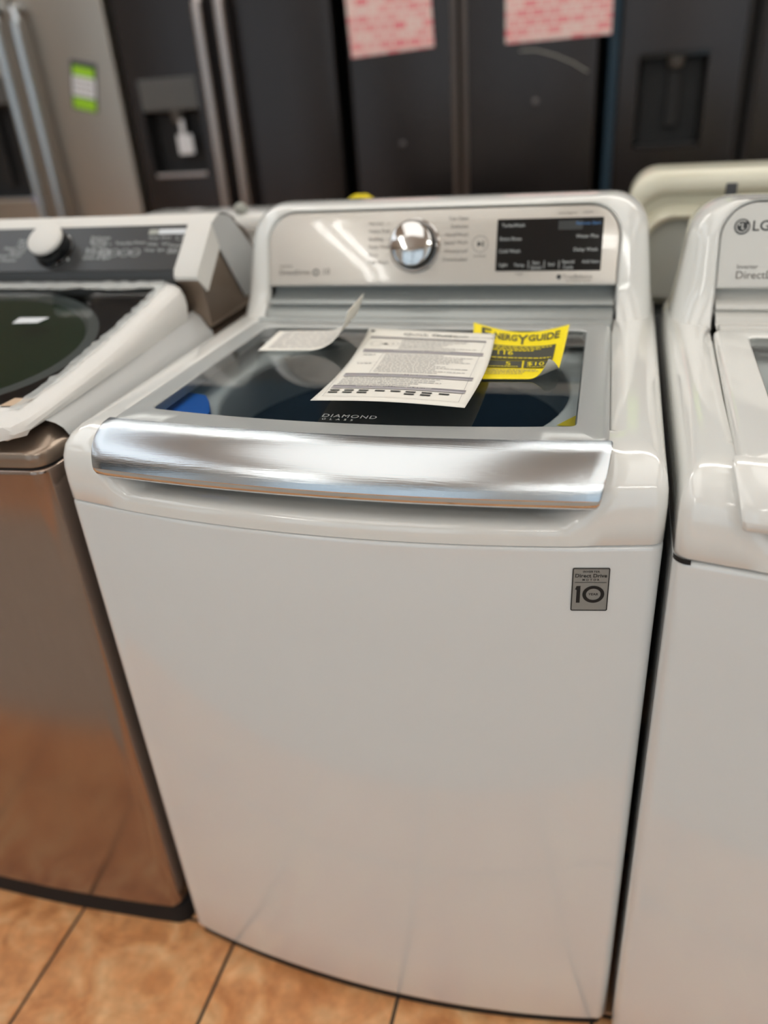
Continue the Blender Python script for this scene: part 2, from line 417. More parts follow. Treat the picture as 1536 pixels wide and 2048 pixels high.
def lid(root, mfr, glassm, ring_m, gx=(.2515, .2455), hf=.2865, hb=.2785):
    z = LIDZ
    lo = empty_part = None
    def R_(ins, zz, g=False):
        if not g: P = lid_outline(hf - ins, hb - ins, .040, .452 - ins, .0175, .010)
        else: P = lid_outline(gx[0] + ins, gx[1] + ins, .0745 - ins, .4185 + ins, .0195, .010)
        return [(x, y, zz) for x, y in P]
    mb = MB(); mb.loft([R_(.006, z-.030), R_(.001, z-.026), R_(0, z-.010), R_(.0004, z-.005), R_(.002, z-.0018), R_(.005, z-.0003), R_(.009, z), R_(.003, z, True), R_(.0012, z-.0004, True), R_(0, z-.0018, True), R_(-.001, z-.006, True), R_(-.002, z-.012, True)], True)
    fr = mb.build('lid_frame', mfr, root, smooth=40)
    g = MB(); P = R_(-.0002, z-.0016, True); g.add(P, [tuple(range(len(P)))]); g.build('lid_glass', glassm, root, smooth=0, fix=False)
    return fr
def wash_tub(root, seed=0):
    cx, cy = 0, .262
    n = 64
    def ring(r, z, sq=0.): return [(cx + r*math.cos(2*math.pi*k/n), cy + r*math.sin(2*math.pi*k/n), z) for k in range(n)]
    outer = [(max(-.282, min(.282, 1.35*.30*math.cos(2*math.pi*k/n))), cy + max(-.215, min(.24, 1.35*.24*math.sin(2*math.pi*k/n))), .929) for k in range(n)]
    mb = MB(); mb.loft([outer, ring(.240, .927), ring(.235, .924), ring(.233, .916), ring(.236, .860)], True)
    mb.build('tub_ring', 'tub_white', root, smooth=60)
    mb = MB(); mb.loft([ring(.236, .862), ring(.243, .85), ring(.243, .60), ring(.235, .52), ring(.20, .50), ring(.02, .515)], True, False, True)
    dr = mb.build('drum', 'drum_steel', root, smooth=60)
    mb = MB(); mb.lathe([(.17, .505), (.165, .53), (.10, .54), (.05, .57), (.02, .58)], (cx, cy, 0), (0, 0, 1), 40); mb.build('wash_plate', 'drum_steel', root)
def con_ring(hb, ht, zt, r, y0, slope, zb=.947, flare=0.):
    P = []
    def yy(z): return y0 + slope*(z - .953) - flare*max(0, 1 - (z - .947)/.05)**2
    nl, na, nt = 12, 10, 20
    for i in range(nl): t = i/nl; z = lerp(zb, zt - r, t); P.append((-lerp(hb, ht, t), yy(z), z))
    for i in range(na): a = math.pi - math.pi/2*i/na; P.append((-ht + r + r*math.cos(a), yy(zt - r + r*math.sin(a)), zt - r + r*math.sin(a)))
    for i in range(nt + 1): P.append((-ht + r + 2*(ht - r)*i/nt, yy(zt), zt))
    for i in range(1, na + 1): a = math.pi/2 - math.pi/2*i/na; P.append((ht - r + r*math.cos(a), yy(zt - r + r*math.sin(a)), zt - r + r*math.sin(a)))
    for i in range(1, nl + 1): t = i/nl; z = lerp(zt - r, zb, t); P.append((lerp(ht, hb, t), yy(z), z))
    return P
SL = .364
def console(root, white, dz=0.):
    rings = [con_ring(.2805, .2815, 1.1085, .046, .520, SL), con_ring(.2815, .2825, 1.1095, .047, .512, SL), con_ring(.285, .286, 1.1125, .049, .5085, SL, flare=.012),
             con_ring(.296, .295, 1.1145 + dz*.3, .052, .509, SL, flare=.018), con_ring(.312, .306, 1.1175 + dz*.6, .055, .514, SL, flare=.02), con_ring(.327, .316, 1.1195 + dz, .058, .526, SL*.95, flare=.014),
             con_ring(.335, .322, 1.1205 + dz, .060, .546, SL*.8, flare=.01), con_ring(.3375, .324, 1.121 + dz, .060, .575, SL*.5), con_ring(.3375, .324, 1.1195 + dz, .060, .62, SL*.2), con_ring(.3375, .324, 1.114 + dz, .058, .66, 0), con_ring(.334, .319, 1.105 + dz, .054, .675, 0)]
    mb = MB(); mb.loft(rings, False)
    P = rings[-1]; mb.add(P, [tuple(range(len(P)))])
    return mb.build('console', white, root, smooth=45)
def panel(root, m):
    # face plate on the tilted console plane, from z=1.0 up
    full = con_ring(.2805, .2812, 1.1078, .0455, .512, SL)
    P = [p for p in full if p[2] >= 1.0005]
    xl = lambda z: lerp(.2805, .2812, (z-.947)/.115)
    P = [(-xl(.9995), .512 + SL*(.9995-.953), .9995)] + P + [(xl(.9995), .512 + SL*(.9995-.953), .9995)]
    n = Vector((0, -1, SL)).normalized()
    def off(d, ins): # inset towards the centre and offset along the normal
        c = Vector((0, 0, 1.052)); out = []
        for p in P:
            v = Vector(p); q = Vector((v.x*(1 - ins/.281), v.y, c.z + (v.z - c.z)*(1 - ins/.054))); q.y = .512 + SL*(q.z - .953); out.append(q + n*d)
        return out
    mb = MB(); mb.loft([off(-.006, 0), off(.0008, 0), off(.0020, .0012), off(.0022, .003)], True, True, True)
    return mb.build('control_panel', m, root, smooth=40)
PF0 = frame((0, .512 + SL*(1.0-.953), 1.0), (1, 0, 0), (0, SL, 1), 0)
def PF(u, v, e=0.): return PF0(u, v, .0024 + e)
def pz(z): return (z - 1.0)*math.sqrt(1 + SL*SL)
def insert(root, m):
    prof = [(.534, 1.003), (.549, .998), (.547, .988), (.537, .9815), (.525, .979), (.518, .976), (.5165, .9725), (.522, .9695), (.519, .9670), (.508, .9662), (.500, .964), (.497, .960), (.494, .957), (.47, .9555), (.46, .954)]
    mb = MB(); mb.loft([[(-.2795, y, z) for y, z in prof], [(.2795, y, z) for y, z in prof]], False); mb.build('hinge_cover', m, root, smooth=50)
    pr2 = [(.4565, .945), (.4565, .958), (.459, .9625), (.4650, .9645), (.4720, .9635), (.4760, .959), (.4765, .952)]
    mb = MB(); mb.loft([[(-.2775, y, z) for y, z in pr2], [(.2775, y, z) for y, z in pr2]], False); mb.build('hinge_bar', m, root, smooth=50)
def knob(root, x, z, r, face='chrome', side='black_gloss', ringm='chrome'):
    o = PF(x, pz(z), 0); n = Vector((0, -1, SL)).normalized()
    MB().lathe([(r*1.03, -.002), (r*1.03, .003), (r*.99, .0045), (r*.93, .0045)], o, n, 48).build('knob_ring', ringm, root)
    MB().lathe([(r*.92, .002), (r*.92, .006), (r*.86, .019), (r*.80, .0235)], o, n, 48).build('knob', side, root)
    MB().lathe([(r*.80, .022), (r*.815, .0245), (r*.80, .0268), (r*.72, .028), (r*.1, .0278)], o, n, 48).build('knob_face', face, root)
def rrect(w, h, r, n=5):
    P = []
    for cx, cy, a0 in ((w/2-r, -h/2+r, -90), (w/2-r, h/2-r, 0), (-w/2+r, h/2-r, 90), (-w/2+r, -h/2+r, 180)):
        for i in range(n + 1): a = R(a0 + 90*i/n); P.append((cx + r*math.cos(a), cy + r*math.sin(a)))
    return P
def plate(fr, cx, cy, w, h, r, e0, e1, mb=None):
    mb = mb or MB(); P = rrect(w, h, r); mb.loft([[fr(cx+x, cy+y, e0) for x, y in P], [fr(cx+x, cy+y, e1) for x, y in P]], True, True, True); return mb
def ringplate(fr, cx, cy, w, h, r, t, e, mb=None):
    mb = mb or MB(); P = rrect(w, h, r); Q = rrect(w-2*t, h-2*t, max(r-t, .0004)); mb.loft([[fr(cx+x, cy+y, e) for x, y in P], [fr(cx+x, cy+y, e) for x, y in Q]], True); return mb
def circle_ring(fr, cx, cy, r, t, e, mb=None, n=28, sx=1.):
    mb = mb or MB(); mb.loft([[fr(cx+sx*q*math.cos(2*math.pi*k/n), cy+q*math.sin(2*math.pi*k/n), e) for k in range(n)] for q in (r, r-t)], True); return mb
def feet(root, hw=.29, y0=.06, y1=.6, base=True):
    if base: MB().loft([[(x*(1-.005/HW), .004 + y*(1-.008/DEP), z) for x, y in PL] for z in (.004, .0215)], True, True, True).build('base', 'dark_gap', root)
    for sx in (-1, 1):
        for y in (y0, y1): MB().lathe([(.022, 0), (.024, .003), (.024, .008), (.012, .01), (.012, .02)], (sx*hw, y, 0), (0, 0, 1), 16).build('foot', 'black_matte', root)
def seam(root, z0, z1):
    pl = [(x*(1-.006/HW), .006 + y*(1-.012/DEP)) for x, y in PL]
    mb = MB(); mb.loft([[(x, y, z0-.004) for x, y in pl], [(x, y, z1+.004) for x, y in pl]], True); mb.build('seam_gasket', 'dark_gap', root)
def lg_mark(mb, fr, cx, cy, r, e):
    n = 28
    mb.loft([[fr(cx + r*math.cos(2*math.pi*k/n), cy + r*math.sin(2*math.pi*k/n), e) for k in range(n)], [fr(cx, cy, e)]*n], True)
def lg_mark_cut(mb, fr, cx, cy, r, e):
    # pale strokes inside the round mark: an open ring, a bar and a dot
    n = 20
    pts = [R(20 - 325*k/n) for k in range(n + 1)]
    mb.loft([[fr(cx + q*math.cos(a), cy + q*math.sin(a), e) for a in pts] for q in (r*.80, r*.68)], False)
    mb.quad([fr(cx-.06*r, cy+.45*r, e), fr(cx+.08*r, cy+.45*r, e), fr(cx+.08*r, cy-.38*r, e), fr(cx-.06*r, cy-.38*r, e)])
    mb.quad([fr(cx-.06*r, cy-.26*r, e), fr(cx+.3*r, cy-.26*r, e), fr(cx+.3*r, cy-.38*r, e), fr(cx-.06*r, cy-.38*r, e)])
    mb.loft([[fr(cx - .35*r + .13*r*math.cos(2*math.pi*k/10), cy + .25*r + .13*r*math.sin(2*math.pi*k/10), e) for k in range(10)], [fr(cx-.35*r, cy+.25*r, e)]*10], True)

# ---- main washer
MW = empty('top_load_washer', (0, 0, 0))
tag(MW, 'white top-load washer with brushed silver lid handle and papers on its glass lid', 'washer')
feet(MW); cabinet(MW, 'white_enamel', .8684); seam(MW, .866, .869); top_cover(MW, 'white_plastic', .869)
handle(MW, 'brushed', 'chrome'); lid(MW, 'lid_silver', 'lid_glass', None); wash_tub(MW)
console(MW, 'white_plastic'); insert(MW, 'insert_grey')
cp = panel(MW, 'panel_beige')
knob(MW, -.031, 1.056, .0405)
D = plate(PF, .178, pz(1.055), .158, pz(1.0905)-pz(1.0185), .0012, -.0002, .0006).build('display', 'black_gloss', MW, smooth=30)
mb = MB(); e = .0012
for x, z, s in ((.106, 1.082, 'TurboWash'), (.104, 1.0635, 'Extra Rinse'), (.103, 1.0465, 'Cold Wash')): mb.text(s, .0072, lambda u, v, x=x, z=z: PF(x+u, pz(z)+v, e))
for x, z, s in ((.251, 1.0655, 'Water Plus'), (.251, 1.0475, 'Delay Wash')): mb.text(s, .0072, lambda u, v, x=x, z=z: PF(x+u, pz(z)+v, e), 'RIGHT')
for x, z, s in ((.111, 1.0275, 'Light'), (.136, 1.027, 'Temp.'), (.161, 1.030, 'Spin'), (.184, 1.0275, 'Soil'), (.209, 1.031, 'Special'), (.209, 1.0235, 'Cycle'), (.242, 1.031, 'Add Item'), (.161, 1.0235, 'Speed')): mb.text(s, .0068, lambda u, v, x=x, z=z: PF(x+u, pz(z)+v, e), 'CENTER')
for x in (.149, .173, .195): mb.quad([PF(x, pz(1.022), e), PF(x+.0008, pz(1.022), e), PF(x+.0008, pz(1.033), e), PF(x, pz(1.033), e)])
mb.build('display_text', 'print_light', D, smooth=0, fix=False)
MB().text('Remote Start', .0066, lambda u, v: PF(.253+u, pz(1.083)+v, e), 'RIGHT').build('display_text', 'print_blue', D, smooth=0, fix=False)
plate(PF, .209, pz(1.081), .036, .013, .001, .0006, .0009).build('display_window', 'print_dark', D, smooth=0)
mb = MB(); e = .0005
for z, s in zip((1.0895, 1.0785, 1.067, 1.0555, 1.044, 1.033), ('Normal', 'Heavy Duty', 'Bedding', 'Deep Wash', 'Rinse', 'Kids Wear')): mb.text(s, .0075, lambda u, v, z=z: PF(-.1075+u, pz(z)+v, e))
for z, s in zip((1.0935, 1.0825, 1.071, 1.060, 1.048, 1.036), ('Tub Clean', 'Delicates', 'Hand/Wool', 'Speed Wash', 'Waterproof', 'Downloaded')): mb.text(s, .0075, lambda u, v, z=z: PF(.054+u, pz(z)+v, e), 'RIGHT')
for z in (1.0895, 1.0785, 1.067, 1.0555, 1.044, 1.033): mb.quad([PF(-.078, pz(z)-.0002, e), PF(-.072, pz(z)-.0002, e), PF(-.072, pz(z)+.0003, e), PF(-.078, pz(z)+.0003, e)])
circle_ring(PF, .0735, pz(1.0575), .0125, .0006, e, mb)
mb.text('Start/Pause', .0045, lambda u, v: PF(.0735+u, pz(1.0405)+v, e), 'CENTER')
mb.build('programme_text', 'print_grey', cp, smooth=0, fix=False); mb = MB()
mb.text('INVERTER', .0050, lambda u, v: PF(-.2615+u, pz(1.0285)+v, e)); mb.text('DirectDrive', .0112, lambda u, v: PF(-.2625+u, pz(1.0195)+v, e))
mb.text('STEAM', .0048, lambda u, v: PF(.226+u, pz(1.0975)+v, e)); mb.text('Smart Diagnosis', .0042, lambda u, v: PF(.190+u, pz(1.0975)+v, e))
mb.text('START', .0042, lambda u, v: PF(.13+u, pz(1.0145)+v, e))
mb.text('TrueBalance', .0088, lambda u, v: PF(.2015+u, pz(1.0105)+v, e)); mb.text('Anti-Vibration System', .0042, lambda u, v: PF(.207+u, pz(1.0052)+v, e))
mb.text('10', .013, lambda u, v: PF(-.186+u, pz(1.0205)+v, e)); 
mb.build('panel_text', 'print_grey', cp, smooth=0, fix=False)
mb = MB()
mb.add([PF(.0695, pz(1.0615), e), PF(.0695, pz(1.0535), e), PF(.0755, pz(1.0575), e)], [(0, 1, 2)])
for x in (.0765, .0785): mb.quad([PF(x, pz(1.0535), e), PF(x+.001, pz(1.0535), e), PF(x+.001, pz(1.0615), e), PF(x, pz(1.0615), e)])
lg_mark(mb, PF, .1965, pz(1.0105), .0036, e); circle_ring(PF, -.1975, pz(1.0195), .0055, .002, e, mb)
mb.build('panel_symbol', 'print_dark', cp, smooth=0, fix=False)
# lettering on the lid glass
GF = frame((0, 0, LIDZ-.0016), (1, 0, 0), (0, 1, 0), .0004)
mb = MB(); mb.text('DIAMOND', .0125, lambda u, v: GF(-.032+u, .0755+v), space=1.15); mb.text('G L A S S', .0070, lambda u, v: GF(-.029+u, .0655+v), space=1.35)
mb.build('glass_lettering', 'print_light', MW, smooth=0, fix=False)
# blue transport foam seen through the left front corner of the lid; yellow sticker on the right of the tub ring
mb = MB(); P = [(-.280, .075), (-.196, .075), (-.198, .115), (-.216, .150), (-.232, .172), (-.280, .185)]
mb.loft([[(x, y, .9285) for x, y in P], [(x, y, .940) for x, y in P], [(x*.985-.003, y*.98+.002, .943) for x, y in P]], True, True, True); mb.build('tub_guard', 'tub_blue', MW, smooth=30)
mb = MB(); mb.quad([(.226, .150, .9297), (.262, .150, .9297), (.262, .190, .9297), (.246, .182, .9297)]); mb.build('yellow_sticker', 'sticker_yellow', MW, smooth=0, fix=False)
# warranty badge on the front
def by(x): return -BOW*(1 - (x/HW)**2)
ang = math.atan2(by(.297)-by(.259), .038)
BF = frame((.278, by(.278)-.0004, .818), (math.cos(ang), math.sin(ang), 0), (0, 0, 1), 0)
bd = plate(BF, 0, 0, .0375, .0535, .0018, 0, .0006).build('warranty_badge', 'sticker_silver', MW, smooth=30)
mb = MB(); e = .0009
ringplate(BF, 0, 0, .0375, .0535, .0018, .0011, e, mb)
mb.text('INVERTER', .0034, lambda u, v: BF(u, .0222+v, e), 'CENTER', 1.15, .00006); mb.text('Direct Drive', .0061, lambda u, v: BF(u, .0172+v, e), 'CENTER', 1.02, .00012); mb.text('MOTOR', .0034, lambda u, v: BF(u, .0122+v, e), 'CENTER', 1.7, .00006)
mb.quad([BF(-.0160, .0088, e), BF(.0160, .0088, e), BF(.0160, .0093, e), BF(-.0160, .0093, e)])
mb.add([BF(-.0152, .0005, e), BF(-.0138, .0046, e), BF(-.0098, .0046, e), BF(-.0098, -.0165, e), BF(-.0136, -.0165, e), BF(-.0136, -.0005, e)], [(0, 5, 4, 3, 2, 1)])
circle_ring(BF, .0036, -.0058, .0107, .0036, e, mb, 40, 1.04)
mb.text('YEAR', .0040, lambda u, v: BF(.0036+u, -.0058+v, e), 'CENTER', 1.05, .00006); mb.text('WARRANTY', .0036, lambda u, v: BF(.0, -.0210+v, e), 'CENTER', 1.55, .00006)
mb.build('badge_print', 'black_matte', bd, smooth=0, fix=False)

# ---- right washer (white lid)
RW = empty('top_load_washer', (.700, -.022, -.0))
tag(RW, 'all-white top-load washer with white lid handle, cut off by the right edge of the photo', 'washer')
feet(RW); cabinet(RW, 'white_enamel', .8675); seam(RW, .864, .870); top_cover(RW, 'white_plastic', .870, .3005, .2895)
handle(RW, 'white_plastic', 'white_plastic', hx=.2990, round_end=.04); lid(RW, 'white_plastic', 'lid_glass', None, hf=.2965, hb=.286); wash_tub(RW)
console(RW, 'white_plastic', -.009); insert(RW, 'panel_white'); cp = panel(RW, 'panel_white')
knob(RW, -.02, 1.056, .038); plate(PF, .15, pz(1.055), .16, .07, .002, -.0002, .0006).build('display', 'black_gloss', RW, smooth=30)
mb = MB(); e = .0005
lg_mark(mb, PF, -.255, pz(1.0775), .0105, e); mb.text('LG', .0215, lambda u, v: PF(-.2425+u*.92, pz(1.0775)+v*.9, e), bold=.0002)
mb.build('brand_mark', 'print_dark', cp, smooth=0, fix=False)
mb = MB(); lg_mark_cut(mb, PF, -.255, pz(1.0775), .0105, .0008); mb.build('brand_mark_cut', 'panel_white', cp, smooth=0, fix=False)
mb = MB(); mb.text('Inverter', .0085, lambda u, v: PF(-.257+u, pz(1.0265)+v, e)); mb.text('DirectDrive', .0150, lambda u, v: PF(-.258+u, pz(1.0155)+v, e))
mb.build('panel_text', 'print_grey', cp, smooth=0, fix=False)
mb = MB(); mb.quad([GF(-.245, .083), GF(-.12, .072), GF(-.12, .115), GF(-.245, .125)]); st = mb.build('glass_sticker', 'sticker_navy', RW, smooth=0, fix=False)
MB().text('A', .03, lambda u, v: GF(-.236+u, .106+v, .0008)).build('sticker_text', 'label_white', st, smooth=0, fix=False)

q = [(x, y) for x, y in PL if x < -.318 and y < .012]; q.sort()
mb = MB(); mb.loft([[(x*1.0012, y - .0005, z) for x, y in q] for z in (.8655, .8712)], False); mb.build('seam_gap', 'black_matte', RW, smooth=0, fix=False)

# ---- bronze washer on the left, still in its wrapping
LWX = -.7165
LW = empty('top_load_washer', (LWX, .006, 0))
tag(LW, 'bronze metallic top-load washer with dark glass lid, taped in white protective paper', 'washer')
feet(LW, base=False)
lp = plan(.3435, .68, .018, .026, .015)
MB().loft([[(x*(1.018 if x > .25 else .99), .002 + y*.99, z) for x, y in plan(.3435, .68, .018, .026, .015)] for z in (.002, .0445)], True, True, True).build('base', 'dark_gap', LW)
cabinet(LW, 'bronze', .902, .3435, .68, .043, lp)
def lring(ins, z, a=0.): return [(x*(1 - ins/.3435), a + ins + y*(1 - (2*ins + a)/.68), z) for x, y in lp]
MB().loft([lring(.003, .897), lring(.003, .912)], True).build('seam_gasket', 'dark_gap', LW)
MB().loft([lring(.010, .9055), lring(.001, .9055), lring(0, .9075), lring(0, .921), lring(.002, .925), lring(.006, .9275), lring(.016, .936, .022), lring(.022, .943, .045), lring(.026, .947, .06), lring(.06, .948, .10)], True, True, True).build('top_cover', 'bronze_soft', LW, smooth=40)
# grey paper strip folded over the right edge of the deck
mb = MB(); prof = [(.312, .950), (.326, .9485), (.336, .9450), (.3430, .938), (.3452, .926), (.3454, .900)]
ysv = [.045, .06, .10, .2, .3, .4, .468]
mb.loft([[(x, y + (.02*(.953 - z)/.05 if i == 0 else 0), z + (.022*sstep(.08, .5, y) if x < .32 else .014*sstep(.08, .5, y) if x < .33 else 0)) for x, z in prof] for i, y in enumerate(ysv)], False); mb.build('deck_wrap', 'wrap_grey', LW, smooth=50)
# lid: sloping up to the back, its frame wrapped in white paper, dark glass in the middle
def ltop(y): return .9615 + .0665*(max(0., y)/.47)**1.5
def lbot(y): return .9475 + .026*max(0., y)/.46
def lid2(ins, f, a=0., hw=.3235, yb=.456):
    return [(x, y, lerp(lbot(y), ltop(y), f)) for x, y in lid_outline(hw - ins, hw - ins - .002, -.006 + a, yb - ins*.55, .030, .028)]
mb = MB(); rnd = random.Random(3)
rings = [lid2(.008, -.45, .006), lid2(.001, -.2), lid2(-.002, .3), lid2(-.001, .6), lid2(.003, .84), lid2(.008, .94, .008), lid2(.014, .99, .018), lid2(.022, 1., .034), lid2(.030, 1., .050), lid2(.037, 1., .064)]
out = []
for k, rg in enumerate(rings):
    o = []
    for (x, y, z) in rg:
        amp = .0017*(1 - sstep(.03, .09, y)) + .00035
        o.append((x + rnd.uniform(-1, 1)*amp*.6, y + rnd.uniform(-1, 1)*amp*.6, z + rnd.uniform(-1, 1)*amp))
    out.append(o)
mb.loft(out, True); lw_ = mb.build('lid_wrap', 'wrap_crumpled', LW, smooth=28)
gl = lid2(.034, .985, .060)
n_ = len(gl); mb = MB(); mb.loft([gl] + [[(lerp(x, 0, t), lerp(y, .24, t), ltop(lerp(y, .24, t)) - .0006) for x, y, z in gl] for t in (.25, .5, .75, .98)], True, False, True); mb.build('lid_glass', 'smoked_glass', LW, smooth=60)
# pale tub rim and a green disc standing for a reflection in the glass
n = 60
def lc(r, k, dz): x, y = r*1.09*math.cos(2*math.pi*k/n), .222 + r*.90*math.sin(2*math.pi*k/n); return (x, y, ltop(y) + dz)
mb = MB(); mb.loft([[lc(.240, k, -.010) for k in range(n)], [lc(.224, k, -.008) for k in range(n)], [lc(.218, k, -.016) for k in range(n)]], True); mb.build('tub_ring', 'ring_pale', LW)
mb = MB(); mb.loft([[lc(.219, k, -.015) for k in range(n)], [lc(.10, k, -.022) for k in range(n)], [lc(.005, k, -.024) for k in range(n)]], True, False, True); mb.build('reflection_disc', 'green_reflection', LW)
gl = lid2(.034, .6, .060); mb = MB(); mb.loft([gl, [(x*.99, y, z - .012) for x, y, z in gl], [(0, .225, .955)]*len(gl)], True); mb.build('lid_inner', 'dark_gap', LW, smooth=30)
# torn edge of the clear film and tape
def film(P): 
    mb = MB(); mb.loft(P, False); return mb.build('film_edge', 'film_white', LW, smooth=0)
ys = [lerp(.04, .445, i/35) for i in range(36)]
film([[(.2935 + rnd.uniform(-.002, .003), y, ltop(y) + .0015 + rnd.uniform(0, .002)) for y in ys], [(.279 + rnd.uniform(-.005, .002), y, ltop(y) + .0008 + rnd.uniform(0, .003)) for y in ys]])
xs_ = [lerp(-.30, .285, i/39) for i in range(40)]
film([[(x, .447 + rnd.uniform(-.003, .003), ltop(.447) + .002 + rnd.uniform(0, .003)) for x in xs_], [(x, .422 + rnd.uniform(-.006, .006), ltop(.422) + .001 + rnd.uniform(0, .002)) for x in xs_]])
def onlid(P): return [(x, y, ltop(y) + .0012) for x, y in P]
mb = MB(); mb.quad(onlid([(.258, .048), (.283, .050), (.292, .072), (.264, .072)])); mb.build('tape_piece', 'tape_tan', LW, smooth=0, fix=False)
mb = MB(); mb.quad(onlid([(.09, .30), (.135, .303), (.145, .322), (.09, .32)])); mb.build('glass_sticker', 'label_white', LW, smooth=0, fix=False)
# console: side profile swept across, charcoal face, wrapped ends
side = [(.470, .944), (.468, .980), (.462, 1.010), (.452, 1.026), (.449, 1.033), (.454, 1.0405), (.526, 1.0995), (.540, 1.107), (.556, 1.1105), (.575, 1.108), (.600, 1.100), (.650, 1.072), (.690, 1.02), (.697, .944)]
def crs(x, pr=side, s=0.): cy, cz = .57, 1.03; return [(x, lerp(y, cy, s), lerp(z, cz, s)) for y, z in pr]
MB().loft([crs(-.341, s=.05), crs(-.3435), crs(.3435), crs(.341, s=.05)], True, True, True).build('console', 'bronze_soft', LW, smooth=25)
fd = Vector((0, .072, .059)).normalized(); FF0 = frame((0, .454, 1.0405), (1, 0, 0), fd, .0)
def FF(u, v, e=0.): return FF0(u, v*.80, e)
mb = plate(FF, -.016, .0590, .644, .116, .004, -.002, .0022); fp = mb.build('control_panel', 'panel_charcoal', LW, smooth=30)
MB().loft([[(x, y, z) for y, z in ((.4485, 1.0425), (.4455, 1.0330), (.4490, 1.0240), (.4600, 1.006), (.4640, .99))] for x in (-.338, 0, .303)], False).build('panel_skirt', 'panel_charcoal', LW, smooth=50)
# white wrapping: top strip and end cap, crossing bands on the side
tp = [(.5195, 1.0955), (.527, 1.1025), (.540, 1.1100), (.556, 1.1135), (.576, 1.1110), (.602, 1.1030), (.622, 1.092)]
MB().loft([[(x, y, z) for y, z in tp] for x in (-.345, -.2, -.05, .1, .25, .345)], False).build('console_wrap', 'wrap_paper', LW, smooth=50)
cap = [(.4500, 1.0265), (.4465, 1.0330), (.4520, 1.0430), (.4885, 1.0725), (.5245, 1.1025), (.540, 1.1105), (.556, 1.1140)]
mb = MB(); mb.loft([[(.302, y, z) for y, z in cap], [(.330, y, z) for y, z in cap], [(.3445, y+.001, z-.001) for y, z in cap], [(.3460, lerp(y, .50, .12), lerp(z, 1.05, .05)) for y, z in cap]], False); mb.build('console_wrap', 'wrap_paper', LW, smooth=50)
SX = .3455
def sidepoly(P, m_): MB().add([(SX, y, z) for y, z in P] + [(SX-.003, y, z) for y, z in P], [tuple(range(len(P))), tuple(reversed(range(len(P), 2*len(P))))] + [(i, i+len(P), (i+1) % len(P)+len(P), (i+1) % len(P)) for i in range(len(P))]).build('console_wrap', m_, LW, smooth=0)
sidepoly([(.5245, 1.1025), (.556, 1.1125), (.594, 1.1035), (.688, 1.02), (.690, .965), (.612, .960), (.540, 1.060)], 'wrap_grey')
sidepoly([(.4500, 1.0265), (.4465, 1.0330), (.4520, 1.0430), (.5245, 1.1025), (.541, 1.062), (.474, 1.003)], 'wrap_paper')
ko = FF(.058, .0555, 0); kn = fd.cross(Vector((-1, 0, 0))); kn = kn if kn.y < 0 else -kn
MB().lathe([(.036, 0), (.036, .004), (.033, .006), (.032, .026), (.030, .029)], ko, kn, 40).build('knob', 'black_gloss', LW)
MB().lathe([(.0315, .028), (.032, .030), (.031, .034), (.029, .0355), (.004, .0357)], ko, kn, 40).build('knob_face', 'wrap_paper', LW)
mb = MB(); mb.quad([FF(.0905, .027, .0028), FF(.094, .0275, .0028), FF(.090, .0375, .0028), FF(.0865, .037, .0028)]); 
for dx, dy, s in ((-.066, .083, 'Normal'), (-.070, .073, 'Colors'), (-.074, .063, 'Heavy Duty'), (-.078, .053, 'Sanitize'), (-.082, .043, 'Quick Wash'), (-.088, .031, 'Clean Washer')):
    mb.text(s, .010, lambda u, v, dx=dx, dy=dy: FF(.074+dx+u*1.05, dy+v*1.25, .0026), 'RIGHT')
for dx, dy, s in ((.048, .086, 'Delicates'), (.049, .076, 'Bedding'), (.053, .066, 'Towels'), (.046, .055, 'Bulky Items'), (.048, .045, 'Cold Wash'), (.046, .034, 'Drain & Spin')):
    mb.text(s, .010, lambda u, v, dx=dx, dy=dy: FF(.074+dx+u*1.05, dy+v*1.25, .0026))
for k, (x, y) in enumerate(((.164, .070), (.184, .071), (.202, .071), (.222, .072), (.245, .083), (.268, .084), (.247, .067), (.270, .068), (.244, .052), (.266, .052), (.290, .063), (.288, .052), (.288, .046))):
    mb.text('o' if k == 0 else ('Soil', 'Temp', 'Spin', 'Power', 'Wash', 'Extra', 'Delay')[k % 7], .0085, lambda u, v, x=x, y=y: FF(x+u, y+v*1.25, .0026), 'CENTER')
for k, x in enumerate((.158, .178, .198, .218)):
    circle_ring(FF, x, .046, .010, .0012, .0026, mb, 20); mb.text(('Light', 'Warm', 'Fast', 'Rinse')[k], .007, lambda u, v, x=x: FF(x+u, .046+v, .0026), 'CENTER')
circle_ring(FF, .294, .083, .007, .001, .0026, mb, 20)
mb.build('panel_text', 'print_light', fp, smooth=0, fix=False)
plate(FF, .276, .099, .050, .013, .0015, .0022, .003).build('panel_sticker', 'label_white', LW, smooth=0)
plate(FF, .241, .099, .017, .013, .0015, .0022, .003).build('panel_sticker', 'cream_grey', LW, smooth=0)

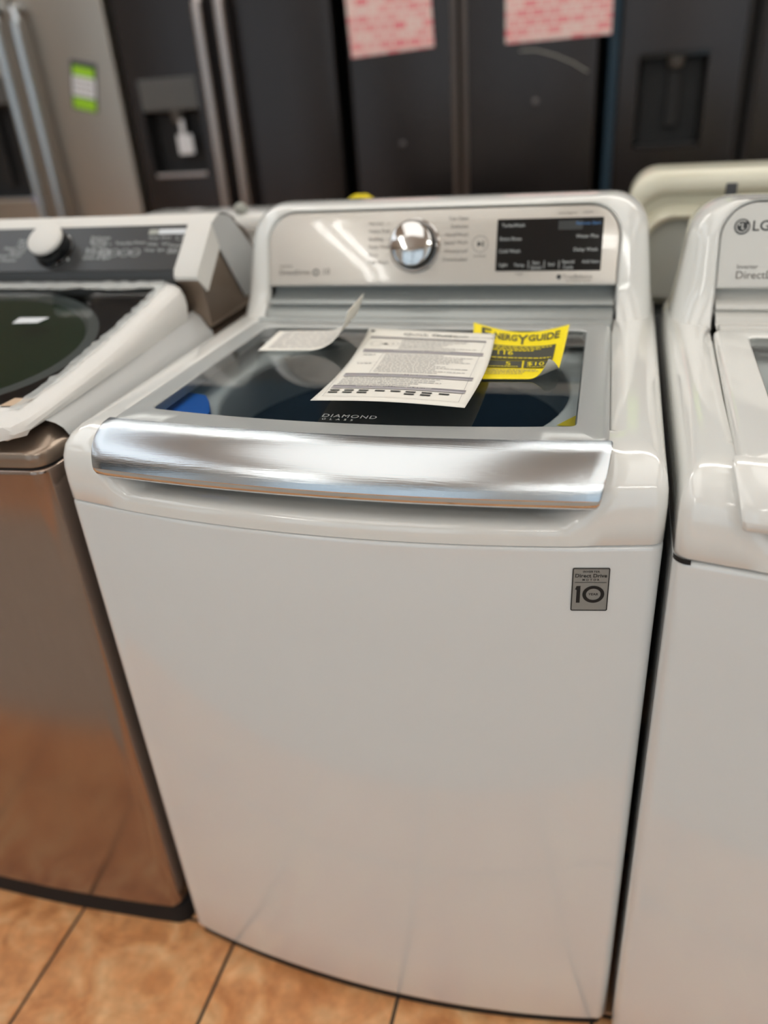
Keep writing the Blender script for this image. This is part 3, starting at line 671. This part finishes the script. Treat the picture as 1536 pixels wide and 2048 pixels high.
# ---- second row, backs towards us
def back_washer(loc, label, white, grey, ztop, hw, slot):
    r = empty('top_load_washer', loc); tag(r, label, 'washer', 'washers standing back to back with the front row')
    pl = plan(hw, .66, .02, .02, .02)
    MB().box((-hw+.02, .01, .004), (hw-.02, .64, .0205)).build('base', 'dark_gap', r, smooth=0)
    for sx in (-1, 1):
        for y in (.06, .6): MB().lathe([(.022, 0), (.022, .008), (.012, .02)], (sx*(hw-.05), y, 0), (0, 0, 1), 14).build('foot', 'black_matte', r)
    mb = MB(); mb.loft([[(x*.97, .66 - y*.93, z) for x, y in pl] for z in (.02, .86)], True, True, True); mb.build('cabinet', 'frame_grey', r)
    mb = MB(); mb.loft([[(x*(1-i/hw), .66 - (i + y*(.80-2*i/.66)), z) for x, y in pl] for i, z in ((.002, .862), (0, .866), (0, .885), (.008, .90), (.03, .905))], True, True, True); mb.build('top_cover', white, r)
    zt = ztop
    def cr(ins, y, z0=.895):
        P = []; h = hw - .002 - ins*.42; t = zt - ins; rr = .05
        for i in range(9): P.append((-h, y, lerp(z0, t - rr, i/8)))
        for i in range(1, 9): a = math.pi - math.pi/2*i/8; P.append((-h + rr + rr*math.cos(a), y, t - rr + rr*math.sin(a)))
        for i in range(1, 16): P.append((lerp(-h + rr, h - rr, i/16), y, t))
        for i in range(0, 9): a = math.pi/2 - math.pi/2*i/8; P.append((h - rr + rr*math.cos(a), y, t - rr + rr*math.sin(a)))
        for i in range(1, 9): P.append((h, y, lerp(t - rr, z0, i/8)))
        return P
    mb = MB(); mb.loft([cr(.012, .16), cr(.003, .155), cr(0, .14), cr(0, .05), cr(.003, .038), cr(.012, .030), cr(.028, .028), cr(.036, .032), cr(.042, .046), cr(.058, .050), cr(.064, .040), cr(.074, .032), cr(.082, .038), cr(.086, .058)], False); 
    P = cr(.012, .16); mb.add(P, [tuple(range(len(P)))]); mb.build('console', white, r, smooth=50)
    P = cr(.084, .052); mb = MB(); mb.add(P, [tuple(range(len(P)))]); bp = mb.build('back_panel', grey, r, smooth=0)
    for x in (-hw*.55, 0, hw*.55): MB().lathe([(.006, 0), (.006, .003), (.003, .005)], (x, .052, .955), (0, -1, 0), 12).build('screw', 'frame_grey', r)
    if slot:
        MB().box((slot-.009, .0255, zt-.048), (slot+.009, .034, zt-.022)).build('cable_clip', 'frame_grey', r, smooth=0, bevel=.002)
    return r
back_washer((.630, .815, 0), 'cream-white washer back rising behind the right-hand white washer', 'cream_plastic', 'cream_grey', 1.118, .340, -.170)
back_washer((-.405, .80, 0), 'white washer back just showing between the bronze and the silver-handled washer', 'white_plastic', 'panel_white', 1.071, .340, None)
mb = MB()
mb.loft([[(-.205 + .022*math.cos(a)*q, .86, 1.071 + .001 + h + 0*a) for a in [0]] for q, h in ((1, 0), (1, .02))], False) if False else None
P = [(-.03, 0), (.03, 0), (.028, .016), (.012, .026), (-.012, .026), (-.028, .016)]
mb.loft([[(-.212 + x, .835 + dy, 1.0712 + z) for x, z in P] for dy in (0, .03)], True, True, True)
tag(mb.build('yellow_tag', 'sticker_yellow', smooth=0, bevel=.003), 'small yellow tag lying on the white washer behind the control console', 'tag')
mb = MB()
for dx, a in ((0, .010), (.014, .016), (.03, .008)): pass
P = [(-.035, 0), (.03, 0), (.028, .005), (.012, .011), (.0, .014), (-.02, .007)]
mb.loft([[(-.115 + x, .835 + dy, 1.0712 + z) for x, z in P] for dy in (0, .03)], True, True, True)
tag(mb.build('foam_scrap', 'wrap_paper', smooth=0, bevel=.002), 'white scrap of packing foam behind the middle of the console', 'packing')
mb = MB(); mb.lathe([(.012, 0), (.014, .006), (.012, .014), (.006, .019)], (-.468, .85, 1.0712), (0, 0, 1), 16)
tag(mb.build('plastic_cap', 'cream_grey'), 'small translucent cap standing on the white washer behind, beside the bronze one', 'cap')

# ------------------------------------------------------------------ refrigerators
FY = 2.35
def rbox(x0, x1, y0, y1, z0, z1, r, name, m, parent, bow=.007):
    # box with rounded vertical front edges
    P = []
    for cx, cy, a0 in ((x0+r, y0+r, 180), (x1-r, y0+r, 270)):
        for i in range(7): a = R(a0 + 90*i/6); P.append((cx + r*math.cos(a), cy + r*math.sin(a)))
        if a0 == 180: P += [(lerp(x0+r, x1-r, t/14), y0 - bow*(1 - (2*t/14-1)**2)) for t in range(1, 14)]
    P += [(x1, y1), (x0, y1)]
    mb = MB(); mb.loft([[(x, y, z) for x, y in P] for z in (z0, z1)], True, True, True); return mb.build(name, m, parent, smooth=40)
def bar_handle(parent, x, m, z0=.55, z1=1.62, flat=False):
    pts = [(x, FY + .005, z0), (x, FY - .030, z0 + .012), (x, FY - .05, z0 + .05)] + [(x, FY - .052, lerp(z0+.1, z1-.1, k/6)) for k in range(7)] + [(x, FY - .05, z1 - .05), (x, FY - .030, z1 - .012), (x, FY + .005, z1)]
    return MB().tube(pts, .021, 12).build('handle', m, parent)
def fridge(x0, x1, split, m, trim, label, disp=None, handles=None, grip=False, H=1.78):
    r = empty('refrigerator', ((x0+x1)/2, FY+.35, 0)); o = Vector(r.location); tag(r, label, 'refrigerator', None)
    inv = Matrix.Translation(-o)
    parts = []
    parts.append(MB().box((x0+.004, FY+.075, .03), (x1-.004, FY+.74, H-.02)).build('body', 'black_matte', r, smooth=0, bevel=.004))
    parts.append(MB().box((x0+.02, FY+.06, .03), (x1-.02, FY+.075, .11)).build('kick_plate', 'black_matte', r, smooth=0))
    for sx in (x0+.06, x1-.06):
        for y in (FY+.12, FY+.66): parts.append(MB().lathe([(.022, 0), (.022, .012), (.012, .016), (.012, .032)], (sx, y, 0), (0, 0, 1), 12).build('foot', 'black_matte', r))
    doors = []
    g = .006
    for k, (a, b) in enumerate(((x0, split-g), (split+g, x1))):
        if k == 0 and disp:
            dx0, dx1, dz0, dz1, pz1 = disp
            d = MB(); mbs = [(a, b, .12, dz0), (a, b, pz1, H)]
            # door built around the dispenser recess
            P = MB(); 
            rr = .012
            def outl():
                Q = []
                for cx, cy, a0 in ((a+rr, FY+rr, 180), (b-rr, FY+rr, 270)):
                    for i in range(7): an = R(a0 + 90*i/6); Q.append((cx + rr*math.cos(an), cy + rr*math.sin(an)))
                return Q + [(b, FY+.068), (a, FY+.068)]
            Q = outl()
            P.loft([[(x, y, z) for x, y in Q] for z in (.12, dz0)], True, True, True)
            P.loft([[(x, y, z) for x, y in Q] for z in (pz1, H)], True, True, True)
            Ql = []; Qr = []
            for i in range(7): an = R(180 + 90*i/6); Ql.append((a+rr + rr*math.cos(an), FY+rr + rr*math.sin(an)))
            Ql += [(dx0, FY), (dx0, FY+.068), (a, FY+.068)]
            for i in range(7): an = R(270 + 90*i/6); Qr.append((b-rr + rr*math.cos(an), FY+rr + rr*math.sin(an)))
            Qr += [(b, FY+.068), (dx1, FY+.068), (dx1, FY)]
            for q in (Ql, Qr): P.loft([[(x, y, z) for x, y in q] for z in (dz0, pz1)], True, True, True)
            dd = P.build('door', m, r, smooth=40, fix=False)
            # recess
            mb = MB(); zt = dz1
            mb.add([(dx0, FY+.0005, dz0), (dx1, FY+.0005, dz0), (dx1, FY+.0005, zt), (dx0, FY+.0005, zt), (dx0+.015, FY+.062, dz0+.012), (dx1-.015, FY+.062, dz0+.012), (dx1-.015, FY+.062, zt-.01), (dx0+.015, FY+.062, zt-.01)],
                   [(0, 1, 5, 4), (1, 2, 6, 5), (2, 3, 7, 6), (3, 0, 4, 7), (4, 5, 6, 7)])
            q = mb.build('dispenser_recess', 'black_matte', dd, smooth=0)
            q = MB().box((dx0+.01, FY-.004, dz0-.002), (dx1-.01, FY+.05, dz0+.012)).build('drip_tray', trim, dd, smooth=0, bevel=.002)
            if pz1 > dz1 + .01: MB().box((dx0, FY-.002, dz1), (dx1, FY+.05, pz1)).build('dispenser_panel', 'dispenser_grey' if trim != 'black' else 'black_gloss', dd, smooth=0, bevel=.003)
            else: MB().box((dx0, FY+.001, dz1-.012), (dx1, FY+.03, dz1)).build('dispenser_panel', 'black_gloss', dd, smooth=0)
            cxm = (dx0+dx1)/2
            MB().lathe([(.028, 0), (.026, -.03), (.018, -.045)], (cxm+.01, FY+.03, dz1), (0, 0, 1), 18).build('spout', 'dispenser_grey', dd)
            MB().box((cxm-.012, FY+.035, dz0+.06), (cxm+.032, FY+.045, dz1-.05)).build('paddle', 'black_matte', dd, smooth=0, bevel=.004)
        else:
            dd = rbox(a, b, FY, FY+.068, .12, H, .012, 'door', m, r)
        doors.append(dd)
    if handles:
        for hx, dd in zip(handles, doors): bar_handle(dd, hx, trim)
    if grip:
        for s, dd in ((-1, doors[0]), (1, doors[1])):
            xa = split + s*(g + .0005); xb = split + s*(g + .022)
            mb = MB(); P = [(xa, FY-.0005), (lerp(xa, xb, .5), FY-.006), (xb, FY-.0005), (xb, FY+.004), (xa, FY+.004)]
            mb.loft([[(x, y, z) for x, y in P] for z in (.13, H-.01)], True, True, True); mb.build('edge_grip', trim, dd, smooth=40)
    for ob in r.children: ob.matrix_parent_inverse = inv
    return r, doors
f1, d1 = fridge(-2.535, -1.632, -2.035, 'steel', 'steel_handle', 'pale stainless side-by-side refrigerator with a small green label, at the left edge', (-2.45, -2.13, .93, 1.30, 1.40), (-2.078, -1.985))
f2, d2 = fridge(-1.602, -.740, -1.175, 'dark_steel', 'dark_steel_trim', 'dark stainless side-by-side refrigerator with bar handles and a tag in its dispenser', (-1.545, -1.300, 1.00, 1.235, 1.345), (-1.222, -1.135))
f3, d3 = fridge(-.692, .172, -.292, 'dark_steel', 'grip_trim', 'dark stainless refrigerator with two pink signs taped to its doors', None, None, True)
f4, d4 = fridge(.236, 1.14, .640, 'dark_steel', 'black_matte', 'dark stainless refrigerator with a black ice dispenser and blue film along its left edge', (.300, .515, 1.02, 1.300, 1.302), None, True)
fridge(-3.46, -2.556, -3.02, 'steel', 'steel_handle', 'pale stainless refrigerator beyond the left edge, hidden from view', None, (-3.06, -2.98))
fridge(1.165, 2.06, 1.60, 'dark_steel', 'dark_steel_trim', 'dark stainless refrigerator beyond the right edge, hidden from view', None, (1.555, 1.645))
def on(parent, o):
    o.parent = parent; return o
# blue film strip down the left side of refrigerator four
MB().box((.205, FY+.004, .13), (.2355, FY+.062, 1.775)).build('film_strip', 'teal_film', d4[0], smooth=0, bevel=.002)
# dispenser tag
mb = MB(); mb.box((-1.423, FY+.010, 1.078), (-1.358, FY+.013, 1.148)); mb.box((-1.404, FY+.010, 1.148), (-1.384, FY+.012, 1.20))
tag(mb.build('hang_tag', 'label_white', smooth=0, bevel=.002), 'white paper tag hanging in the dispenser of the dark refrigerator', 'tag')
# energy label on the pale door
LB = frame((-1.778, FY-.0073, 1.338), (math.cos(R(-13)), 0, math.sin(R(-13))), (-math.sin(R(-13)), 0, math.cos(R(-13))), 0)
lo = plate(LB, 0, 0, .112, .172, .002, -.002, .0006).build('energy_label', 'label_navy', smooth=0)
tag(lo, 'small green, white and navy label stuck on the pale stainless refrigerator door', 'label')
plate(LB, 0, .051, .094, .034, .001, .0006, .0010).build('green_band', 'label_green', lo, smooth=0)
plate(LB, 0, -.062, .100, .040, .001, .0006, .0010).build('green_band', 'label_green', lo, smooth=0)
plate(LB, 0, -.002, .100, .070, .001, .0006, .0010).build('white_field', 'label_white', lo, smooth=0)
mb = MB()
for k in range(3):
    for q in range(4): plate(LB, -.034 + q*.022, .018 - k*.018, .016, .007, .001, .0010, .0013, mb)
mb.build('print', 'paper_line', lo, smooth=0)
tag(MB().box((-2.145, FY-.006, .912), (-2.118, FY-.0045, .952)).build('blue_tape', 'blue_tape', smooth=0, bevel=.0005), 'scrap of blue tape on the dispenser of the pale stainless refrigerator', 'tape')
# pink signs
def sign(cx, z0, w_, h_, tilt, label):
    t = R(tilt); SFm = frame((cx, FY-.0105, z0 + h_/2), (math.cos(t), 0, math.sin(t)), (-math.sin(t), 0, math.cos(t)), 0)
    mb = plate(SFm, 0, 0, w_, h_, .002, -.0004, .0006); o = mb.build('paper_sign', 'sign_print', smooth=0)
    tag(o, label, 'sign', 'pink signs on the refrigerator'); rn = random.Random(int(abs(cx)*1000))
    return o
mat('sign_red', srgb(214, 120, 128), .6); mat('sign_pink', srgb(232, 172, 172), .6); mat('sign_pale', srgb(236, 208, 200), .6)
sign(-.533, 1.364, .298, .40, 2.5, 'left pink printed paper sign taped to the dark refrigerator')
sign(.036, 1.363, .340, .40, 0.5, 'right pink printed paper sign taped to the dark refrigerator')
# peeling film line and badge on refrigerator three
pts = [(-.085, FY-.008, 1.338), (-.03, FY-.008, 1.336), (.03, FY-.008, 1.318), (.09, FY-.006, 1.292), (.14, FY-.003, 1.262)]
MB().tube(pts, .0022, 6).build('film_edge', 'clear_white', d3[1]) if 'clear_white' in M else MB().tube(pts, .0018, 6).build('film_edge', 'paper_back', d3[1])
for x, z, dd in ((-.505, 1.075, d3[0]), (-.03, 1.185, d3[1])): MB().lathe([(.010, 0), (.010, .002), (.006, .003)], (x, FY-.005, z), (0, -1, 0), 16).build('sticker_dot', 'grip_trim', dd)
# boards on the wall above the refrigerators (seen mirrored in the lid glass)
for k, (a, b, z0, z1, m_, lab) in enumerate(((-1.3, -.75, 2.0, 2.55, 'label_navy', 'dark blue notice board high on the teal wall'), (.28, .52, 2.0, 2.3, 'label_green', 'green notice board high on the teal wall'))):
    tag(MB().box((a, Y1-.02, z0), (b, Y1, z1)).build('notice_board', m_, smooth=0, bevel=.004), lab, 'board')

# ------------------------------------------------------------------ papers on the lid
def sheet(S, name, m, na=24, nb=24, th=.0004):
    top = [[S(i/na, j/nb) for i in range(na+1)] for j in range(nb+1)]
    mb = MB(); mb.loft(top, False); o = mb.build(name, m, smooth=60, fix=False)
    md = o.modifiers.new('thickness', 'SOLIDIFY'); md.thickness = th; md.offset = -1 if False else 1
    return o
def nrm(S, a, b):
    d = 1e-3; u = Vector(S(a+d, b)) - Vector(S(a-d, b)); v = Vector(S(a, b+d)) - Vector(S(a, b-d)); n = u.cross(v).normalized()
    return n if n.z > 0 else -n
def printer(S, Wd, Hd, e=.0008):
    def f(u, v): # u from left, v from the far edge, metres on paper
        a, b = u/Wd, v/Hd; p = Vector(S(a, b)) + nrm(S, a, b)*e; return p
    return f
# quick guide
c = [Vector(v) for v in ((-.0705, .401, .9672), (.1255, .3535, .9752), (.1345, .0700, .9800), (-.0455, .0785, .9785))]
def SG(a, b):
    p = (c[0]*(1-a) + c[1]*a)*(1-b) + (c[3]*(1-a) + c[2]*a)*b
    p = p.copy(); p.z += -.0045*math.sin(math.pi*b)*(1-.6*a) + .0028*math.sin(math.pi*a)*(b); p.x += .006*math.sin(math.pi*b)
    p.z = max(p.z, .9628 + .0006)
    return p
GW, GH = .190, .315
g = sheet(SG, 'instruction_sheet', 'paper_white'); tag(g, 'white printed quick guide sheet lying on the glass lid', 'sheet')
PG = printer(SG, GW, GH)
def strip(mb, P_, u0, u1, v0, v1, n=8):
    mb.loft([[P_(lerp(u0, u1, i/n), v) for i in range(n+1)] for v in (v0, v1)], False)
mb1 = MB(); mb2 = MB(); mb3 = MB()
for v in (.040, .098, .205, .256): strip(mb1, PG, .010, .180, v, v+.006)
for v in (.104, .211, .262): strip(mb2, PG, .010, .180, v, v+.0065)
mb1.build('heading_bar', 'paper_bar', g, smooth=0, fix=False); mb2.build('heading_bar', 'paper_bar_light', g, smooth=0, fix=False)
rn = random.Random(5)
def lines(mb, P_, u0, u1, v0, v1, step, h, full=.85):
    v = v0
    while v < v1:
        u = u0; end = lerp(u0, u1, rn.uniform(full-.35, full+.15))
        while u < min(end, u1):
            l = rn.uniform(.002, .008); 
            if u + l > u1: break
            strip(mb, P_, u, u+l, v, v+h, 1); u += l + .0012
        v += step
lines(mb3, PG, .060, .176, .051, .094, .0066, .0017)
lines(mb3, PG, .046, .174, .118, .202, .0070, .0017)
lines(mb3, PG, .013, .150, .222, .253, .0070, .0018, 1.0)
lines(mb3, PG, .014, .036, .121, .124, .006, .0022, 1.); lines(mb3, PG, .014, .036, .160, .163, .006, .0022, 1.)
for (u0, u1, v0, v1) in ((.042, .0424, .112, .203), (.011, .042, .1545, .1549), (.010, .0104, .040, .300), (.1796, .18, .040, .300), (.010, .18, .300, .3005)): strip(mb3, PG, u0, u1, v0, v1, 2)
for k, u in enumerate((.024, .049)):
    n = 24; mb3.loft([[PG(u + q*math.cos(2*math.pi*i/n)*1.0, .072 + q*1.25*math.sin(2*math.pi*i/n)) for i in range(n)] for q in (.0085, .0079)], True)
mb3.build('fine_print', 'paper_line', g, smooth=0, fix=False)
mb4 = MB(); mb4.text('Quick Guide', .0155, lambda u, v: PG(.058+u, .024-v)); mb4.text('/ Guide rapide', .0115, lambda u, v: PG(.104+u*.75, .024-v))
mb4.text('TOP LOAD WASHER', .0062, lambda u, v: PG(.142+u*.9, .026-v))
for k, u in enumerate((.012, .031, .050, .071, .091, .110, .130, .151)):
    for q in range(1 if k in (3, 4, 7) else 2): strip(mb4, PG, u, u+.0125, .274 + q*.0085, .2785 + q*.0085, 2)
mb4.quad([PG(.034, .070), PG(.038, .070), PG(.038, .074), PG(.034, .074)]); mb4.add([PG(.038, .067), PG(.041, .072), PG(.038, .077)], [(0, 1, 2)])
mb4.text('▶II' if False else 'II', .008, lambda u, v: PG(.047+u, .072-v))
mb4.build('heading_print', 'print_dark', g, smooth=0, fix=False)
mb5 = MB()
for s, v, u in (('Operation / Fonctionnement', .0432, .095), ('Troubleshooting / Depannage', .1012, .095), ('Maintenance / Entretien', .2082, .090), ("Error Messages / Messages d'erreur", .2592, .090)):
    mb5.text(s, .0068, lambda a, b, u=u, v=v: Vector(PG(u+a, v-b)) + Vector((0, 0, .0004)), 'CENTER')
mb5.build('heading_lettering', 'paper_white', g, smooth=0, fix=False)
mbp = MB(); n = 16; mbp.loft([[PG(.0085 + q*math.cos(2*math.pi*i/n), .0135 + 1.2*q*math.sin(2*math.pi*i/n)) for i in range(n)] for q in (.0035, .0001)], True); mbp.build('hole', 'print_dark', g, smooth=0, fix=False)

# yellow energy guide with its near right corner curling up
ce = [Vector(v) for v in ((.0885, .396, .9795), (.2235, .381, .9825), (.2205, .212, .9672), (.1190, .205, .9648))]
EW, EH = .134, .188
def SE(a, b):
    # fold line across the near right corner
    u, v = a*EW, b*EH
    d = ((u - .100)*.62 + (v - EH)*.785 + .028*.0) 
    p0 = Vector((.62, .785)); L = (u - .118)*p0.x + (v - .165)*p0.y
    Rr = .010
    if L > 0:
        Lf = Rr*math.sin(min(L/Rr, math.pi*.9)); hz = Rr*(1 - math.cos(min(L/Rr, math.pi*.9)))
        ex = max(0, L - Rr*math.pi*.9); Lf -= ex*.95; hz -= ex*.1
        u2 = u + (Lf - L)*p0.x; v2 = v + (Lf - L)*p0.y
    else: u2, v2, hz = u, v, 0
    A, B = u2/EW, v2/EH
    p = (ce[0]*(1-A) + ce[1]*A)*(1-B) + (ce[3]*(1-A) + ce[2]*A)*B
    p = p.copy(); p.z += hz*.85 - .010*math.sin(math.pi*min(1, max(0, A)))*(1-B)*.9
    lift = max(0, 1 - B/.9)**2 * (.0155 + .003*A) if 0 <= B <= 1 else 0
    p.z = .9636 + hz*.85 + lift*(1 - .75*math.sin(math.pi*min(1, max(0, A))))*(1 - .0*A)
    p.z += .0045*sstep(.75, 1, A)*B
    p.z = max(p.z, .9634)
    return p
eg = sheet(SE, 'energy_guide', 'paper_yellow', 40, 40); tag(eg, 'yellow energy guide label with a curled corner, lying half under the quick guide', 'label')
eg.data.materials.append(M['paper_back']); md = eg.modifiers['thickness']; md.material_offset = 0
back = MB(); nA = 40
back.loft([[Vector(SE(i/nA, j/nA)) - nrm2 for i in range(nA+1) for nrm2 in [(Vector(SE(i/nA+1e-3, j/nA)) - Vector(SE(i/nA-1e-3, j/nA))).cross(Vector(SE(i/nA, j/nA+1e-3)) - Vector(SE(i/nA, j/nA-1e-3))).normalized()*-.0007]] for j in range(nA+1)], False)
back.build('label_backing', 'paper_back', eg, smooth=60, fix=False)
def PE(u, v, e=.0009):
    a, b = u/EW, v/EH; d = 1e-3
    n = (Vector(SE(a+d, b)) - Vector(SE(a-d, b))).cross(Vector(SE(a, b+d)) - Vector(SE(a, b-d))).normalized()*-1
    return Vector(SE(a, b)) + n*e
def estrip(mb, u0, u1, v0, v1, n=14, m=6, e=.0009): mb.loft([[PE(lerp(u0, u1, i/n), lerp(v0, v1, j/m), e) for i in range(n+1)] for j in range(m+1)], False)
mb = MB(); estrip(mb, .008, .121, .062, .106, 24, 10); estrip(mb, .008, .121, .106, .118, 20, 4); estrip(mb, .008, .076, .121, .148); estrip(mb, .079, .121, .121, .148, 16, 10)
mb.text('E', .046, lambda u, v: PE(.010+u*.72, .028-v*1.05), bold=.0007); mb.text('NERG', .034, lambda u, v: PE(.0300+u*.385, .030-v*1.0), bold=.0007); mb.text('Y', .060, lambda u, v: PE(.0645+u*.40, .037-v*.95), bold=.0007); mb.text('GUIDE', .034, lambda u, v: PE(.0795+u*.44, .029-v*1.0), bold=.0007)
mb.build('black_print', 'paper_yellow_dark', eg, smooth=0, fix=False)
mb = MB(); f2_ = lambda u, v: PE(u, v, .0016)
mb.text('116', .024, lambda u, v: f2_(.034+u*.75, .093-v)); mb.text('$10', .022, lambda u, v: f2_(.083+u*.80, .134-v*.9)); mb.text('5', .02, lambda u, v: f2_(.05+u, .135-v))
for v0, u0, u1 in ((.068, .012, .116), (.075, .012, .100), (.081, .010, .090), (.110, .012, .118)):
    u = u0
    while u < u1: l = rn.uniform(.003, .009); estrip(mb, u, min(u+l, u1), v0, v0+.003, 2, 1, .0016); u += l + .0015
for u0, u1, v0 in ((.084, .116, .1445), (.012, .07, .144)):
    u = u0
    while u < u1: l = rn.uniform(.002, .006); estrip(mb, u, min(u+l, u1), v0, v0+.002, 1, 1, .0016); u += l + .001
mb.build('yellow_print', 'paper_yellow', eg, smooth=0, fix=False)
mb = MB()
for v0 in (.154, .159, .164, .170):
    u = .014
    while u < (.08 if v0 > .16 else .10): l = rn.uniform(.002, .007); estrip(mb, u, u+l, v0, v0+.0016, 1, 1); u += l + .0012
mb.build('fine_print', 'paper_bar', eg, smooth=0, fix=False)

# curled sheet at the back left of the lid
def SC(a, b):
    # a along the curl (left to right), b from the back edge to the front edge
    L = a*.165; flat = .075; Rr = .06
    x, z = 0, 0
    if L < flat: x = L
    else:
        t = (L - flat)/Rr; t = min(t, 1.2); x = flat + Rr*math.sin(t); z = Rr*(1 - math.cos(t)); ex = L - flat - t*Rr; x += ex*math.cos(1.2); z += ex*math.sin(1.2)
    y = lerp(.388, .292, b)
    # sheet lies turned: the curl axis is skewed
    return Vector((-.2115 + x + (.388 - y)*.06, y + .012*a, .9652 + z))
cs = sheet(SC, 'curled_sheet', 'paper_white', 40, 12); tag(cs, 'cream instruction sheet curling up off the back left of the glass lid', 'sheet')
mb = MB(); CP = printer(SC, .165, .096)
for k in range(9):
    v = .010 + k*.009; u = .012
    while u < .15: l = rn.uniform(.006, .02); strip(mb, CP, u, min(u+l, .155), v, v+.0022, 3); u += l + .002
mb.build('fine_print', 'paper_bar_light', cs, smooth=0, fix=False)
